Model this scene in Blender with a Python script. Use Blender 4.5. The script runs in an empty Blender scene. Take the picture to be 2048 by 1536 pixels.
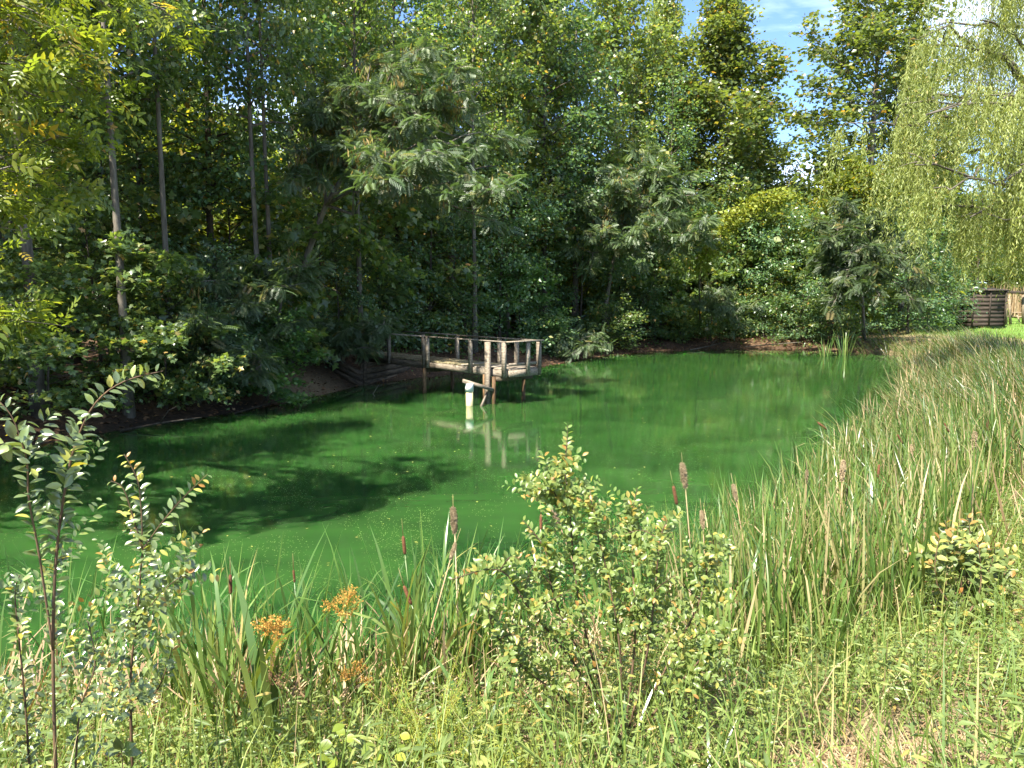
import bpy, math, random
import numpy as np
from mathutils import Matrix, Vector

sc = bpy.context.scene
COL = sc.collection
PI = math.pi

# ------------------------------------------------------------------ camera, sky, sun, exposure
F, PITCH, CAMH = 1518.0, math.radians(6.7), 3.0
cam_d = bpy.data.cameras.new("camera")
cam = bpy.data.objects.new("camera", cam_d)
COL.objects.link(cam)
cam.location = (0, 0, CAMH)
cam.rotation_euler = (PI / 2 - PITCH, 0, 0)
cam_d.sensor_width = 36.0
cam_d.lens = 36.0 * F / 2048.0
cam_d.clip_start = 0.05
cam_d.clip_end = 2000.0
sc.camera = cam

SUN_AZ, SUN_EL = math.radians(-142), math.radians(54)
w = bpy.data.worlds.new("World")
sc.world = w
w.use_nodes = True
wn, wl = w.node_tree.nodes, w.node_tree.links
wn.clear()
sky = wn.new("ShaderNodeTexSky")
sky.sky_type = 'NISHITA'
sky.sun_disc = False
sky.sun_elevation = SUN_EL
sky.sun_rotation = SUN_AZ
sky.air_density = 0.65
sky.dust_density = 0.15
sky.ozone_density = 5.0
tc = wn.new("ShaderNodeTexCoord")
mp = wn.new("ShaderNodeMapping")
mp.inputs['Scale'].default_value = (1.6, 1.6, 7.0)
mp.inputs['Rotation'].default_value = (0.0, 0.12, 0.3)
nz = wn.new("ShaderNodeTexNoise")
nz.inputs['Scale'].default_value = 1.7
nz.inputs['Detail'].default_value = 7
nz.inputs['Distortion'].default_value = 0.6
cr = wn.new("ShaderNodeValToRGB")
cr.color_ramp.elements[0].position = 0.47
cr.color_ramp.elements[1].position = 0.72
cr.color_ramp.elements[1].color = (0.5, 0.5, 0.5, 1)
mx = wn.new("ShaderNodeMix")
mx.data_type = 'RGBA'
mx.inputs['B'].default_value = (11.0, 11.6, 12.5, 1)
bg = wn.new("ShaderNodeBackground")
bg.inputs['Strength'].default_value = 0.105
wo = wn.new("ShaderNodeOutputWorld")
wl.new(tc.outputs['Generated'], mp.inputs['Vector'])
wl.new(mp.outputs['Vector'], nz.inputs['Vector'])
wl.new(nz.outputs['Fac'], cr.inputs['Fac'])
wl.new(cr.outputs['Color'], mx.inputs['Factor'])
wl.new(sky.outputs['Color'], mx.inputs['A'])
wl.new(mx.outputs['Result'], bg.inputs['Color'])
wl.new(bg.outputs['Background'], wo.inputs['Surface'])

sd = bpy.data.lights.new("sun", 'SUN')
sd.energy = 5.0
sd.angle = math.radians(0.53)
sd.color = (1.0, 0.94, 0.82)
sun = bpy.data.objects.new("sun", sd)
COL.objects.link(sun)
to_sun = Vector((math.sin(SUN_AZ) * math.cos(SUN_EL), math.cos(SUN_AZ) * math.cos(SUN_EL), math.sin(SUN_EL)))
sun.rotation_euler = to_sun.to_track_quat('Z', 'Y').to_euler()
sun.location = (-20, 20, 40)

vs = sc.view_settings
vs.view_transform = 'Standard'
vs.look = 'None'
vs.gamma = 1.0
vs.use_curve_mapping = False
vs.exposure = 2.0

sc.render.engine = 'CYCLES'
cy = sc.cycles
cy.use_denoising = True
cy.denoiser = 'OPENIMAGEDENOISE'
cy.denoising_input_passes = 'RGB_ALBEDO_NORMAL'
cy.denoising_prefilter = 'ACCURATE'
cy.max_bounces = 8
cy.diffuse_bounces = 5
cy.glossy_bounces = 2
cy.transmission_bounces = 4
cy.transparent_max_bounces = 4
cy.caustics_reflective = False
cy.caustics_refractive = False
cy.sample_clamp_indirect = 4.0

# ------------------------------------------------------------------ helpers
_f = np.array([0.0, math.cos(PITCH), -math.sin(PITCH)])
_u = np.array([0.0, math.sin(PITCH), math.cos(PITCH)])
_r = np.array([1.0, 0.0, 0.0])
CAM = np.array([0.0, 0.0, CAMH])


def ray(u, v):
    return _f + (u - 1024.0) / F * _r - (v - 768.0) / F * _u


def PZ(u, v, z=0.0):                      # where the sight line of photo pixel (u, v) meets height z
    d = ray(u, v)
    return CAM + d * ((z - CAMH) / d[2])


def PY(u, v, y):                          # ... meets distance y
    d = ray(u, v)
    return CAM + d * (y / d[1])


def rng_(s):
    return np.random.default_rng(s)


def norm(a):
    a = np.asarray(a, float)
    return a / np.maximum(np.linalg.norm(a, axis=-1, keepdims=True), 1e-9)


class Geo:
    """Triangles gathered with a per-triangle number 'rnd' and a material slot."""

    def __init__(self):
        self.V, self.T, self.R, self.M = [], [], [], []
        self.n = 0

    def add(self, V, T, R=0.5, m=0):
        V = np.asarray(V, float).reshape(-1, 3)
        T = np.asarray(T, int).reshape(-1, 3)
        self.V.append(V)
        self.T.append(T + self.n)
        self.R.append(np.broadcast_to(np.asarray(R, float), (len(T),)).copy())
        self.M.append(np.full(len(T), m, int))
        self.n += len(V)
        return self

    def mesh(self, name, mats, smooth=False):
        V = np.concatenate(self.V) if self.V else np.zeros((0, 3))
        T = np.concatenate(self.T) if self.T else np.zeros((0, 3), int)
        R = np.concatenate(self.R) if self.R else np.zeros(0)
        M = np.concatenate(self.M) if self.M else np.zeros(0, int)
        me = bpy.data.meshes.new(name)
        me.vertices.add(len(V))
        me.vertices.foreach_set('co', V.astype(np.float32).ravel())
        me.loops.add(len(T) * 3)
        me.loops.foreach_set('vertex_index', T.astype(np.int32).ravel())
        me.polygons.add(len(T))
        me.polygons.foreach_set('loop_start', (np.arange(len(T)) * 3).astype(np.int32))
        if smooth:
            me.polygons.foreach_set('use_smooth', np.ones(len(T), bool))
        if not isinstance(mats, (list, tuple)):
            mats = [mats]
        for m in mats:
            me.materials.append(m)
        me.polygons.foreach_set('material_index', M.astype(np.int32))
        at = me.attributes.new('rnd', 'FLOAT', 'FACE')
        at.data.foreach_set('value', R.astype(np.float32))
        me.update(calc_edges=True)
        return me

    def obj(self, name, mats, parent=None, smooth=False):
        return link(name, self.mesh(name, mats, smooth), parent)


def link(name, me, parent=None):
    o = bpy.data.objects.new(name, me)
    COL.objects.link(o)
    if parent is not None:
        o.parent = parent
    return o


def tag(o, label, cat, group=None, kind=None):
    if label:
        o['label'] = label
    if cat:
        o['category'] = cat
    if group:
        o['group'] = group
    if kind:
        o['kind'] = kind
    return o


def thing(name, label, cat, loc=(0, 0, 0), rz=0.0, group=None):
    o = bpy.data.objects.new(name, None)
    COL.objects.link(o)
    o.empty_display_size = 0.2
    o.location = tuple(float(c) for c in loc)
    o.rotation_euler = (0, 0, rz)
    return tag(o, label, cat, group)


def dup(root, loc, rz, scale=(1, 1, 1), label=None, group=None):
    r = root.copy()
    COL.objects.link(r)
    r.location = tuple(float(c) for c in loc)
    r.rotation_euler = (0, 0, rz)
    r.scale = scale
    if label:
        r['label'] = label
    if group:
        r['group'] = group
    elif 'group' in r:
        del r['group']
    for ch in list(root.children):
        c = ch.copy()
        COL.objects.link(c)
        c.parent = r
        for g in list(ch.children):
            d = g.copy()
            COL.objects.link(d)
            d.parent = c
    return r


def box(g, c, s, rot=None, R=0.5, m=0, jit=0.0, rng=None):
    x, y, z = np.asarray(s, float) / 2
    V = np.array([[-x, -y, -z], [x, -y, -z], [x, y, -z], [-x, y, -z], [-x, -y, z], [x, -y, z], [x, y, z], [-x, y, z]])
    if jit and rng is not None:
        V = V + rng.normal(0, jit, V.shape)
    if rot is not None:
        V = V @ np.asarray(rot).T
    V = V + np.asarray(c, float)
    Q = [(0, 3, 2, 1), (4, 5, 6, 7), (0, 1, 5, 4), (1, 2, 6, 5), (2, 3, 7, 6), (3, 0, 4, 7)]
    T = []
    for a, b, c_, d in Q:
        T += [(a, b, c_), (a, c_, d)]
    return g.add(V, T, R, m)


def frame_x(d, up=(0, 0, 1)):
    """rotation whose local x axis runs along d"""
    d = norm(np.asarray(d, float))
    y = np.cross(up, d)
    if np.linalg.norm(y) < 1e-4:
        y = np.array([0, 1.0, 0])
    y = norm(y)
    z = np.cross(d, y)
    return np.stack([d, y, z], axis=1)


def tube(g, pts, rad, n=6, R=0.5, m=0, cap=True):
    pts = np.asarray(pts, float)
    rad = np.broadcast_to(np.asarray(rad, float), (len(pts),))
    k = len(pts)
    tang = np.zeros_like(pts)
    tang[1:-1] = pts[2:] - pts[:-2]
    tang[0] = pts[1] - pts[0]
    tang[-1] = pts[-1] - pts[-2]
    tang = norm(tang)
    ref = np.array([1.0, 0, 0]) if abs(tang[0][0]) < 0.9 else np.array([0, 1.0, 0])
    A = norm(np.cross(tang, ref))
    B = np.cross(tang, A)
    ang = np.arange(n) / n * 2 * PI
    V = pts[:, None, :] + rad[:, None, None] * (np.cos(ang)[None, :, None] * A[:, None, :] + np.sin(ang)[None, :, None] * B[:, None, :])
    V = V.reshape(-1, 3)
    i = np.arange(k - 1)[:, None] * n
    j = np.arange(n)[None, :]
    a = i + j
    b = i + (j + 1) % n
    T = np.concatenate([np.stack([a, b, b + n], -1).reshape(-1, 3), np.stack([a, b + n, a + n], -1).reshape(-1, 3)])
    if cap:
        V = np.concatenate([V, pts[:1], pts[-1:]])
        c0, c1 = k * n, k * n + 1
        jj = np.arange(n)
        T = np.concatenate([T, np.stack([np.full(n, c0), (jj + 1) % n, jj], -1),
                            np.stack([np.full(n, c1), (k - 1) * n + jj, (k - 1) * n + (jj + 1) % n], -1)])
    return g.add(V, T, R, m)


def lathe(g, prof, n=10, origin=(0, 0, 0), R=0.5, m=0, rot=None):
    prof = np.asarray(prof, float)
    ang = np.arange(n) / n * 2 * PI
    V = np.stack([prof[:, None, 0] * np.cos(ang), prof[:, None, 0] * np.sin(ang), np.repeat(prof[:, 1:2], n, 1)], -1).reshape(-1, 3)
    if rot is not None:
        V = V @ np.asarray(rot).T
    V = V + np.asarray(origin, float)
    k = len(prof)
    i = np.arange(k - 1)[:, None] * n
    j = np.arange(n)[None, :]
    a, b = i + j, i + (j + 1) % n
    T = np.concatenate([np.stack([a, b, b + n], -1).reshape(-1, 3), np.stack([a, b + n, a + n], -1).reshape(-1, 3)])
    return g.add(V, T, R, m)


# leaf outlines: (along, side, up) and triangles
def T_diamond():
    return np.array([[0, 0, 0], [.42, .5, .06], [1, 0, -.08], [.42, -.5, .06]]), np.array([[0, 2, 1], [0, 3, 2]])


def T_lance():
    return (np.array([[0, 0, 0], [.3, .45, .05], [.65, .34, .0], [1, 0, -.14], [.65, -.34, .0], [.3, -.45, .05], [.45, 0, -.03]]),
            np.array([[0, 6, 1], [1, 6, 2], [2, 6, 3], [3, 6, 4], [4, 6, 5], [5, 6, 0]]))


def T_oval():
    o = [[.0, .0, 0], [.12, .22, .05], [.34, .46, .10], [.6, .48, .09], [.83, .28, .03], [1.0, 0, -.09]]
    mid = [[.28, 0, -.0], [.58, 0, .0], [.82, 0, -.03]]
    V = o + [[a, -b, c] for a, b, c in o[1:5][::-1]] + mid          # 0..5, 6..9, 10..12
    T = [(0, 10, 1), (1, 10, 2), (2, 10, 11), (2, 11, 3), (3, 11, 12), (3, 12, 4), (4, 12, 5),
         (0, 9, 10), (9, 8, 10), (10, 8, 11), (8, 7, 11), (11, 7, 12), (7, 6, 12), (12, 6, 5)]
    return np.array(V, float), np.array(T)


def T_maple():
    P = [[0, 0], [.02, .34], [.30, .24], [.42, .58], [.58, .26], [1, 0], [.58, -.26], [.42, -.58], [.30, -.24], [.02, -.34]]
    V = [[a, b, -.16 * b * b * 2 - .10 * a * a] for a, b in P] + [[.34, 0, .03]]
    T = [(10, (i + 1) % 10, i) for i in range(10)]
    return np.array(V, float), np.array(T)


def T_frond(pairs=8, side=.40, wid=.085):
    V, T = [], []
    for i in range(pairs):
        a = .12 + .84 * i / (pairs - 1)
        L = side * (1.0 - .45 * (a - .25) ** 2) * (.75 if i in (0,) else 1.0)
        for s in (-1, 1):
            d = np.array([.55, .83 * s])
            pnt = np.array([-d[1], d[0]]) * wid / 2
            b = np.array([a, 0])
            m_ = b + d * L * .5
            e = b + d * L
            k = len(V)
            zz = -.22 * a * a
            V += [[b[0], b[1], zz], [m_[0] + pnt[0], m_[1] + pnt[1], zz + .0], [e[0], e[1], zz - .10], [m_[0] - pnt[0], m_[1] - pnt[1], zz]]
            T += [(k, k + 1, k + 2), (k, k + 2, k + 3)]
    return np.array(V, float), np.array(T)


def leaves(g, pos, axis, normal, L, W, tmpl, R=None, m=0, thick=1.0):
    TV, TT = tmpl
    pos = np.asarray(pos, float)
    N = len(pos)
    if N == 0:
        return g
    axis = norm(axis)
    side = norm(np.cross(normal, axis))
    nor = np.cross(axis, side)
    L = np.broadcast_to(np.asarray(L, float), (N,))
    W = np.broadcast_to(np.asarray(W, float), (N,))
    V = (pos[:, None, :] + axis[:, None, :] * (TV[None, :, 0] * L[:, None])[..., None]
         + side[:, None, :] * (TV[None, :, 1] * W[:, None])[..., None]
         + nor[:, None, :] * (TV[None, :, 2] * L[:, None] * thick)[..., None])
    T = (TT[None] + (np.arange(N) * len(TV))[:, None, None]).reshape(-1, 3)
    if R is None:
        R = np.full(N, .5)
    return g.add(V.reshape(-1, 3), T, np.repeat(np.broadcast_to(R, (N,)), len(TT)), m)


def blades(g, base, h, az, lean, bend, wid, rng, S=5, R=None, m=0, power=2.6):
    """ribbon blades, each rising from base and arching toward azimuth az"""
    base = np.asarray(base, float)
    N = len(base)
    t = np.linspace(0, 1, S + 1)
    h, az, lean, bend, wid = [np.broadcast_to(np.asarray(x, float), (N,)) for x in (h, az, lean, bend, wid)]
    th = lean[:, None] + bend[:, None] * t[None, :] ** power      # angle from the vertical along the blade
    dx = np.sin(th)
    dz = np.cos(th)
    seg = h[:, None] / S
    hx = np.concatenate([np.zeros((N, 1)), np.cumsum((dx[:, 1:] + dx[:, :-1]) / 2 * seg, 1)], 1)
    hz = np.concatenate([np.zeros((N, 1)), np.cumsum((dz[:, 1:] + dz[:, :-1]) / 2 * seg, 1)], 1)
    ca, sa = np.cos(az), np.sin(az)
    C = base[:, None, :] + np.stack([hx * ca[:, None], hx * sa[:, None], hz], -1)
    fa = az + PI / 2 + rng.normal(0, .7, N)
    sv = np.stack([np.cos(fa), np.sin(fa), np.zeros(N)], -1)
    wt = wid[:, None] * np.clip((.75 + .5 * t - 0.2 * t * t) * (1 - t ** 3.5) + .02, .02, 1.2)[None] * .5
    Lf = C - sv[:, None, :] * wt[..., None]
    Rt = C + sv[:, None, :] * wt[..., None]
    V = np.stack([Lf, Rt], 2).reshape(-1, 3)
    k = np.arange(S) * 2
    q = np.concatenate([np.stack([k, k + 1, k + 3], -1), np.stack([k, k + 3, k + 2], -1)])
    T = (q[None] + (np.arange(N) * (S + 1) * 2)[:, None, None]).reshape(-1, 3)
    if R is None:
        R = rng.random(N)
    return g.add(V, T, np.repeat(np.broadcast_to(R, (N,)), len(q)), m)


# ------------------------------------------------------------------ materials
def newmat(name):
    m = bpy.data.materials.new(name)
    m.use_nodes = True
    m.node_tree.nodes.clear()
    return m, m.node_tree.nodes, m.node_tree.links


def lin(r, g, b):
    f = lambda c: ((c / 255 + .055) / 1.055) ** 2.4 if c > 10 else c / 255 / 12.92
    return (f(r), f(g), f(b), 1)


def leaf_mat(name, stops, transl=.35, rough=.45, spec=.35, tcol=(1.35, 1.25, .48), tint=.2):
    """stops: (position, linear rgb) across the per-leaf random number"""
    m, n, l = newmat(name)
    at = n.new("ShaderNodeAttribute")
    at.attribute_name = 'rnd'
    oi = n.new("ShaderNodeObjectInfo")
    ad = n.new("ShaderNodeMath")
    ad.operation = 'ADD'
    fr = n.new("ShaderNodeMath")
    fr.operation = 'FRACT'
    l.new(at.outputs['Fac'], ad.inputs[0])
    l.new(oi.outputs['Random'], ad.inputs[1])
    l.new(ad.outputs[0], fr.inputs[0])
    cr = n.new("ShaderNodeValToRGB")
    el = cr.color_ramp.elements
    while len(el) < len(stops):
        el.new(.5)
    for e, (p, c) in zip(el, stops):
        e.position = p
        e.color = (c[0], c[1], c[2], 1)
    l.new(fr.outputs[0], cr.inputs['Fac'])
    hs = n.new("ShaderNodeHueSaturation")
    mr = n.new("ShaderNodeMapRange")
    mr.inputs['To Min'].default_value = 1 - tint
    mr.inputs['To Max'].default_value = 1 + tint
    l.new(oi.outputs['Random'], mr.inputs['Value'])
    l.new(mr.outputs[0], hs.inputs['Value'])
    l.new(cr.outputs['Color'], hs.inputs['Color'])
    p = n.new("ShaderNodeBsdfPrincipled")
    p.inputs['Roughness'].default_value = rough
    p.inputs['Specular IOR Level'].default_value = spec
    l.new(hs.outputs['Color'], p.inputs['Base Color'])
    tm = n.new("ShaderNodeMix")
    tm.data_type = 'RGBA'
    tm.blend_type = 'MULTIPLY'
    tm.inputs['Factor'].default_value = 1
    tm.inputs['B'].default_value = (tcol[0] * 1.6, tcol[1] * 1.6, tcol[2] * 1.6, 1)
    l.new(hs.outputs['Color'], tm.inputs['A'])
    tr = n.new("ShaderNodeBsdfTranslucent")
    l.new(tm.outputs['Result'], tr.inputs['Color'])
    ms = n.new("ShaderNodeMixShader")
    ms.inputs['Fac'].default_value = transl
    l.new(p.outputs[0], ms.inputs[1])
    l.new(tr.outputs[0], ms.inputs[2])
    o = n.new("ShaderNodeOutputMaterial")
    l.new(ms.outputs[0], o.inputs['Surface'])
    return m


def rough_mat(name, c1, c2, scale=(4, 4, 4), rough=.85, bump=.4, detail=6, c3=None, spec=.25, objvar=.25, p0=.35, p1=.65):
    m, n, l = newmat(name)
    tc = n.new("ShaderNodeTexCoord")
    mp = n.new("ShaderNodeMapping")
    mp.inputs['Scale'].default_value = scale
    l.new(tc.outputs['Object'], mp.inputs['Vector'])
    oi = n.new("ShaderNodeObjectInfo")
    cx = n.new("ShaderNodeCombineXYZ")
    sc_ = n.new("ShaderNodeMath")
    sc_.operation = 'MULTIPLY'
    sc_.inputs[1].default_value = 40
    l.new(oi.outputs['Random'], sc_.inputs[0])
    for i in range(3):
        l.new(sc_.outputs[0], cx.inputs[i])
    l.new(cx.outputs[0], mp.inputs['Location'])
    nz = n.new("ShaderNodeTexNoise")
    nz.inputs['Scale'].default_value = 1
    nz.inputs['Detail'].default_value = detail
    nz.inputs['Roughness'].default_value = .65
    l.new(mp.outputs[0], nz.inputs['Vector'])
    cr = n.new("ShaderNodeValToRGB")
    el = cr.color_ramp.elements
    el[0].position, el[0].color = p0, (*c1[:3], 1)
    el[1].position, el[1].color = p1, (*c2[:3], 1)
    if c3:
        e = el.new(min(.98, p1 + .12))
        e.color = (*c3[:3], 1)
    l.new(nz.outputs['Fac'], cr.inputs['Fac'])
    hs = n.new("ShaderNodeHueSaturation")
    mr = n.new("ShaderNodeMapRange")
    mr.inputs['To Min'].default_value = 1 - objvar
    mr.inputs['To Max'].default_value = 1 + objvar
    l.new(oi.outputs['Random'], mr.inputs['Value'])
    l.new(mr.outputs[0], hs.inputs['Value'])
    l.new(cr.outputs['Color'], hs.inputs['Color'])
    p = n.new("ShaderNodeBsdfPrincipled")
    p.inputs['Roughness'].default_value = rough
    p.inputs['Specular IOR Level'].default_value = spec
    l.new(hs.outputs['Color'], p.inputs['Base Color'])
    bp = n.new("ShaderNodeBump")
    bp.inputs['Strength'].default_value = bump
    bp.inputs['Distance'].default_value = .02
    l.new(nz.outputs['Fac'], bp.inputs['Height'])
    l.new(bp.outputs[0], p.inputs['Normal'])
    o = n.new("ShaderNodeOutputMaterial")
    l.new(p.outputs[0], o.inputs['Surface'])
    return m


M = {}
G = lambda r, g, b: (r, g, b)
M['broad'] = leaf_mat('broad_leaf', [(0, G(0.060, 0.106, 0.037)), (.5, G(0.104, 0.163, 0.055)), (.88, G(0.159, 0.221, 0.068)), (.97, G(0.274, 0.268, 0.079)), (1, G(0.440, 0.249, 0.094))], 0.46, .34, .6)
M['tulip'] = leaf_mat('tulip_leaf', [(0, G(0.085, 0.123, 0.037)), (.5, G(0.122, 0.174, 0.050)), (.85, G(0.169, 0.218, 0.060)), (.97, G(0.263, 0.232, 0.060)), (1, G(0.414, 0.218, 0.060))], 0.44, .34, .6)
M['dark'] = leaf_mat('dark_leaf', [(0, G(0.053, 0.106, 0.050)), (.5, G(0.086, 0.160, 0.073)), (.92, G(0.129, 0.213, 0.091)), (1, G(0.289, 0.278, 0.108))], 0.42, .34, .6)
M['fresh'] = leaf_mat('fresh_leaf', [(0, G(0.053, 0.120, 0.036)), (.6, G(0.091, 0.180, 0.057)), (1, G(0.152, 0.228, 0.070))], 0.46, .45, .35)
M['yellow'] = leaf_mat('yellow_leaf', [(0, G(0.092, 0.138, 0.023)), (.6, G(0.149, 0.196, 0.034)), (.9, G(0.218, 0.241, 0.040)), (1, G(0.287, 0.196, 0.034))], 0.48, .45, .35)
M['ash'] = leaf_mat('ash_leaf', [(0, G(0.098, 0.144, 0.024)), (.6, G(0.149, 0.201, 0.034)), (.94, G(0.207, 0.230, 0.036)), (1, G(0.345, 0.253, 0.048))], .5, .36, .45)
M['mimosa'] = leaf_mat('mimosa_frond', [(0, G(.055, .09, .042)), (.6, G(.085, .125, .058)), (.93, G(.12, .155, .068)), (1, G(.19, .155, .065))], .32, .38, .5, (1.15, 1.25, .5), .18)
M['pod'] = leaf_mat('seed_pod', [(0, G(.16, .10, .035)), (.5, G(.24, .17, .05)), (1, G(.22, .22, .06))], .35, .5, .3)
M['willow'] = leaf_mat('willow_leaf', [(0, G(.13, .165, .05)), (.5, G(.19, .225, .065)), (.9, G(.25, .27, .08)), (1, G(.30, .24, .08))], .42, .42, .4)
M['silver'] = leaf_mat('silver_leaf', [(0, G(.09, .125, .05)), (.6, G(.13, .18, .065)), (.93, G(.19, .23, .07)), (1, G(.36, .30, .04))], .30, .26, .9, tint=.25)
M['olive'] = leaf_mat('olive_leaf', [(0, G(.13, .19, .05)), (.6, G(.19, .26, .07)), (.9, G(.25, .30, .08)), (1, G(.34, .26, .06))], .40, .38, .5, tint=.25)
M['young'] = leaf_mat('young_leaf', [(0, G(.36, .17, .05)), (.5, G(.32, .24, .07)), (1, G(.26, .28, .06))], .4, .4, .4)
M['weed'] = leaf_mat('weed_leaf', [(0, G(0.087, 0.129, 0.039)), (.6, G(0.145, 0.192, 0.058)), (.93, G(0.213, 0.239, 0.070)), (1, G(0.310, 0.220, 0.065))], .32, .42, .4)
M['round'] = leaf_mat('round_leaf', [(0, G(.14, .20, .03)), (.7, G(.21, .26, .035)), (1, G(.28, .29, .04))], .42, .4, .4)
M['feather'] = leaf_mat('feathery_leaf', [(0, G(.16, .21, .035)), (.7, G(.23, .27, .045)), (1, G(.30, .29, .05))], .3, .5, .25)
M['reed'] = leaf_mat('reed_blade', [(0, G(0.034, 0.072, 0.014)), (.35, G(0.060, 0.106, 0.020)), (.66, G(0.098, 0.140, 0.031)), (.82, G(0.162, 0.162, 0.060)), (1, G(0.306, 0.238, 0.136))], .28, .36, .45)
M['cattail'] = leaf_mat('cattail_blade', [(0, G(0.048, 0.098, 0.024)), (.6, G(0.089, 0.155, 0.037)), (.93, G(0.155, 0.201, 0.053)), (1, G(0.332, 0.253, 0.106))], .25, .30, .55)
M['straw'] = leaf_mat('straw', [(0, G(.16, .10, .055)), (.5, G(.30, .21, .12)), (1, G(.46, .36, .22))], .15, .6, .25)
M['grass'] = leaf_mat('grass_blade', [(0, G(0.068, 0.118, 0.026)), (.6, G(0.126, 0.181, 0.039)), (.9, G(0.194, 0.227, 0.058)), (1, G(0.349, 0.254, 0.154))], .3, .45, .35)
M['sedge'] = leaf_mat('sedge_seed', [(0, G(.26, .13, .03)), (.6, G(.40, .22, .05)), (1, G(.50, .32, .08))], .2, .6, .2)
M['litter'] = leaf_mat('leaf_litter', [(0, G(.06, .035, .02)), (.5, G(.14, .075, .04)), (.85, G(.22, .13, .07)), (1, G(.30, .20, .11))], .1, .7, .2)
M['float'] = leaf_mat('floating_leaf', [(0, G(.16, .14, .03)), (.6, G(.30, .26, .06)), (1, G(.36, .22, .10))], .1, .6, .3)
M['bark'] = rough_mat('bark', G(.028, .022, .016), G(.085, .07, .052), (9, 9, 2.2), .9, .9)
M['greybark'] = rough_mat('grey_bark', G(.07, .06, .048), G(.17, .15, .12), (7, 7, 2.0), .9, .8)
M['twig'] = rough_mat('twig', G(.05, .03, .018), G(.13, .085, .05), (20, 20, 8), .8, .4)
M['redtwig'] = rough_mat('red_twig', G(.045, .028, .018), G(.12, .075, .04), (25, 25, 8), .7, .3)
M['wood'] = rough_mat('weathered_wood', G(.10, .08, .058), G(.27, .225, .17), (5, 22, 22), .85, .6, c3=G(.36, .31, .24))
M['deck'] = rough_mat('mossy_plank', G(.085, .075, .035), G(.25, .21, .12), (9, 9, 9), .85, .6, c3=G(.34, .29, .18))
M['pale'] = rough_mat('pale_plank', G(.22, .19, .15), G(.36, .32, .26), (9, 9, 9), .8, .5)
M['oldwood'] = rough_mat('dark_wet_wood', G(.03, .024, .016), G(.12, .09, .06), (3, 14, 14), .85, .7)
M['pile'] = rough_mat('stained_pile', G(.05, .032, .016), G(.19, .11, .055), (8, 8, 4), .8, .7)
M['pvc'] = rough_mat('aged_pipe', G(.42, .35, .18), G(.55, .49, .31), (6, 6, 5), .45, .15, objvar=.05)
M['white'] = rough_mat('white_pipe_cap', G(.62, .62, .58), G(.76, .76, .73), (12, 12, 12), .4, .1, objvar=.04)
M['brownhead'] = rough_mat('cattail_brown', G(.075, .028, .014), G(.14, .06, .028), (60, 60, 60), .9, .5)
M['fluff'] = rough_mat('cattail_fluff', G(.24, .165, .085), G(.47, .37, .23), (90, 90, 90), .95, 1.0)
M['mud'] = rough_mat('dry_mud', G(.20, .15, .10), G(.34, .28, .2), (5, 5, 5), .9, .6)
M['shed'] = rough_mat('dark_board', G(.02, .015, .011), G(.06, .045, .034), (2, 10, 10), .85, .5)
M['post'] = rough_mat('pale_post', G(.16, .12, .075), G(.27, .21, .14), (8, 8, 3), .8, .4)


def ground_mat():
    m, n, l = newmat('ground_soil')
    geo = n.new("ShaderNodeNewGeometry")
    def noise(s, d=6, r=.6):
        z = n.new("ShaderNodeTexNoise")
        z.inputs['Scale'].default_value = s
        z.inputs['Detail'].default_value = d
        z.inputs['Roughness'].default_value = r
        l.new(geo.outputs['Position'], z.inputs['Vector'])
        return z
    def ramp(src, stops):
        c = n.new("ShaderNodeValToRGB")
        el = c.color_ramp.elements
        while len(el) < len(stops):
            el.new(.5)
        for e, (p, k) in zip(el, stops):
            e.position, e.color = p, (*k, 1)
        l.new(src, c.inputs['Fac'])
        return c
    def mix(fac, a, b):
        x = n.new("ShaderNodeMix")
        x.data_type = 'RGBA'
        l.new(fac, x.inputs['Factor'])
        l.new(a, x.inputs['A'])
        l.new(b, x.inputs['B'])
        return x
    n1, n2, n3 = noise(9.0), noise(1.3), noise(38.0, 4, .7)
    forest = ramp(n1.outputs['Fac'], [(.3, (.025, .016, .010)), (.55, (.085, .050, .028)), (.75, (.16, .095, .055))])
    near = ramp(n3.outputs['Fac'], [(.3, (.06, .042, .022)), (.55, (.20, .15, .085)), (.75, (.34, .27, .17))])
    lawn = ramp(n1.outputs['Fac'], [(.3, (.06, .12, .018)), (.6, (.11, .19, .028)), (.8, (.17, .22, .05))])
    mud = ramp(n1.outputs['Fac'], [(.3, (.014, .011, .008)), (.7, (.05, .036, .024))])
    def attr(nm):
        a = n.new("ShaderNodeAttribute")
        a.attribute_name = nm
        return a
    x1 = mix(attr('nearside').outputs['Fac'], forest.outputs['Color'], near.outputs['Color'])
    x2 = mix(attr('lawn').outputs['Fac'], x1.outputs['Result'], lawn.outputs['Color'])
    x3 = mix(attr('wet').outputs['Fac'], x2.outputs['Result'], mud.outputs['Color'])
    p = n.new("ShaderNodeBsdfPrincipled")
    p.inputs['Roughness'].default_value = .9
    p.inputs['Specular IOR Level'].default_value = .2
    l.new(x3.outputs['Result'], p.inputs['Base Color'])
    bp = n.new("ShaderNodeBump")
    bp.inputs['Strength'].default_value = .8
    bp.inputs['Distance'].default_value = .05
    l.new(n1.outputs['Fac'], bp.inputs['Height'])
    l.new(bp.outputs[0], p.inputs['Normal'])
    o = n.new("ShaderNodeOutputMaterial")
    l.new(p.outputs[0], o.inputs['Surface'])
    return m


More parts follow.
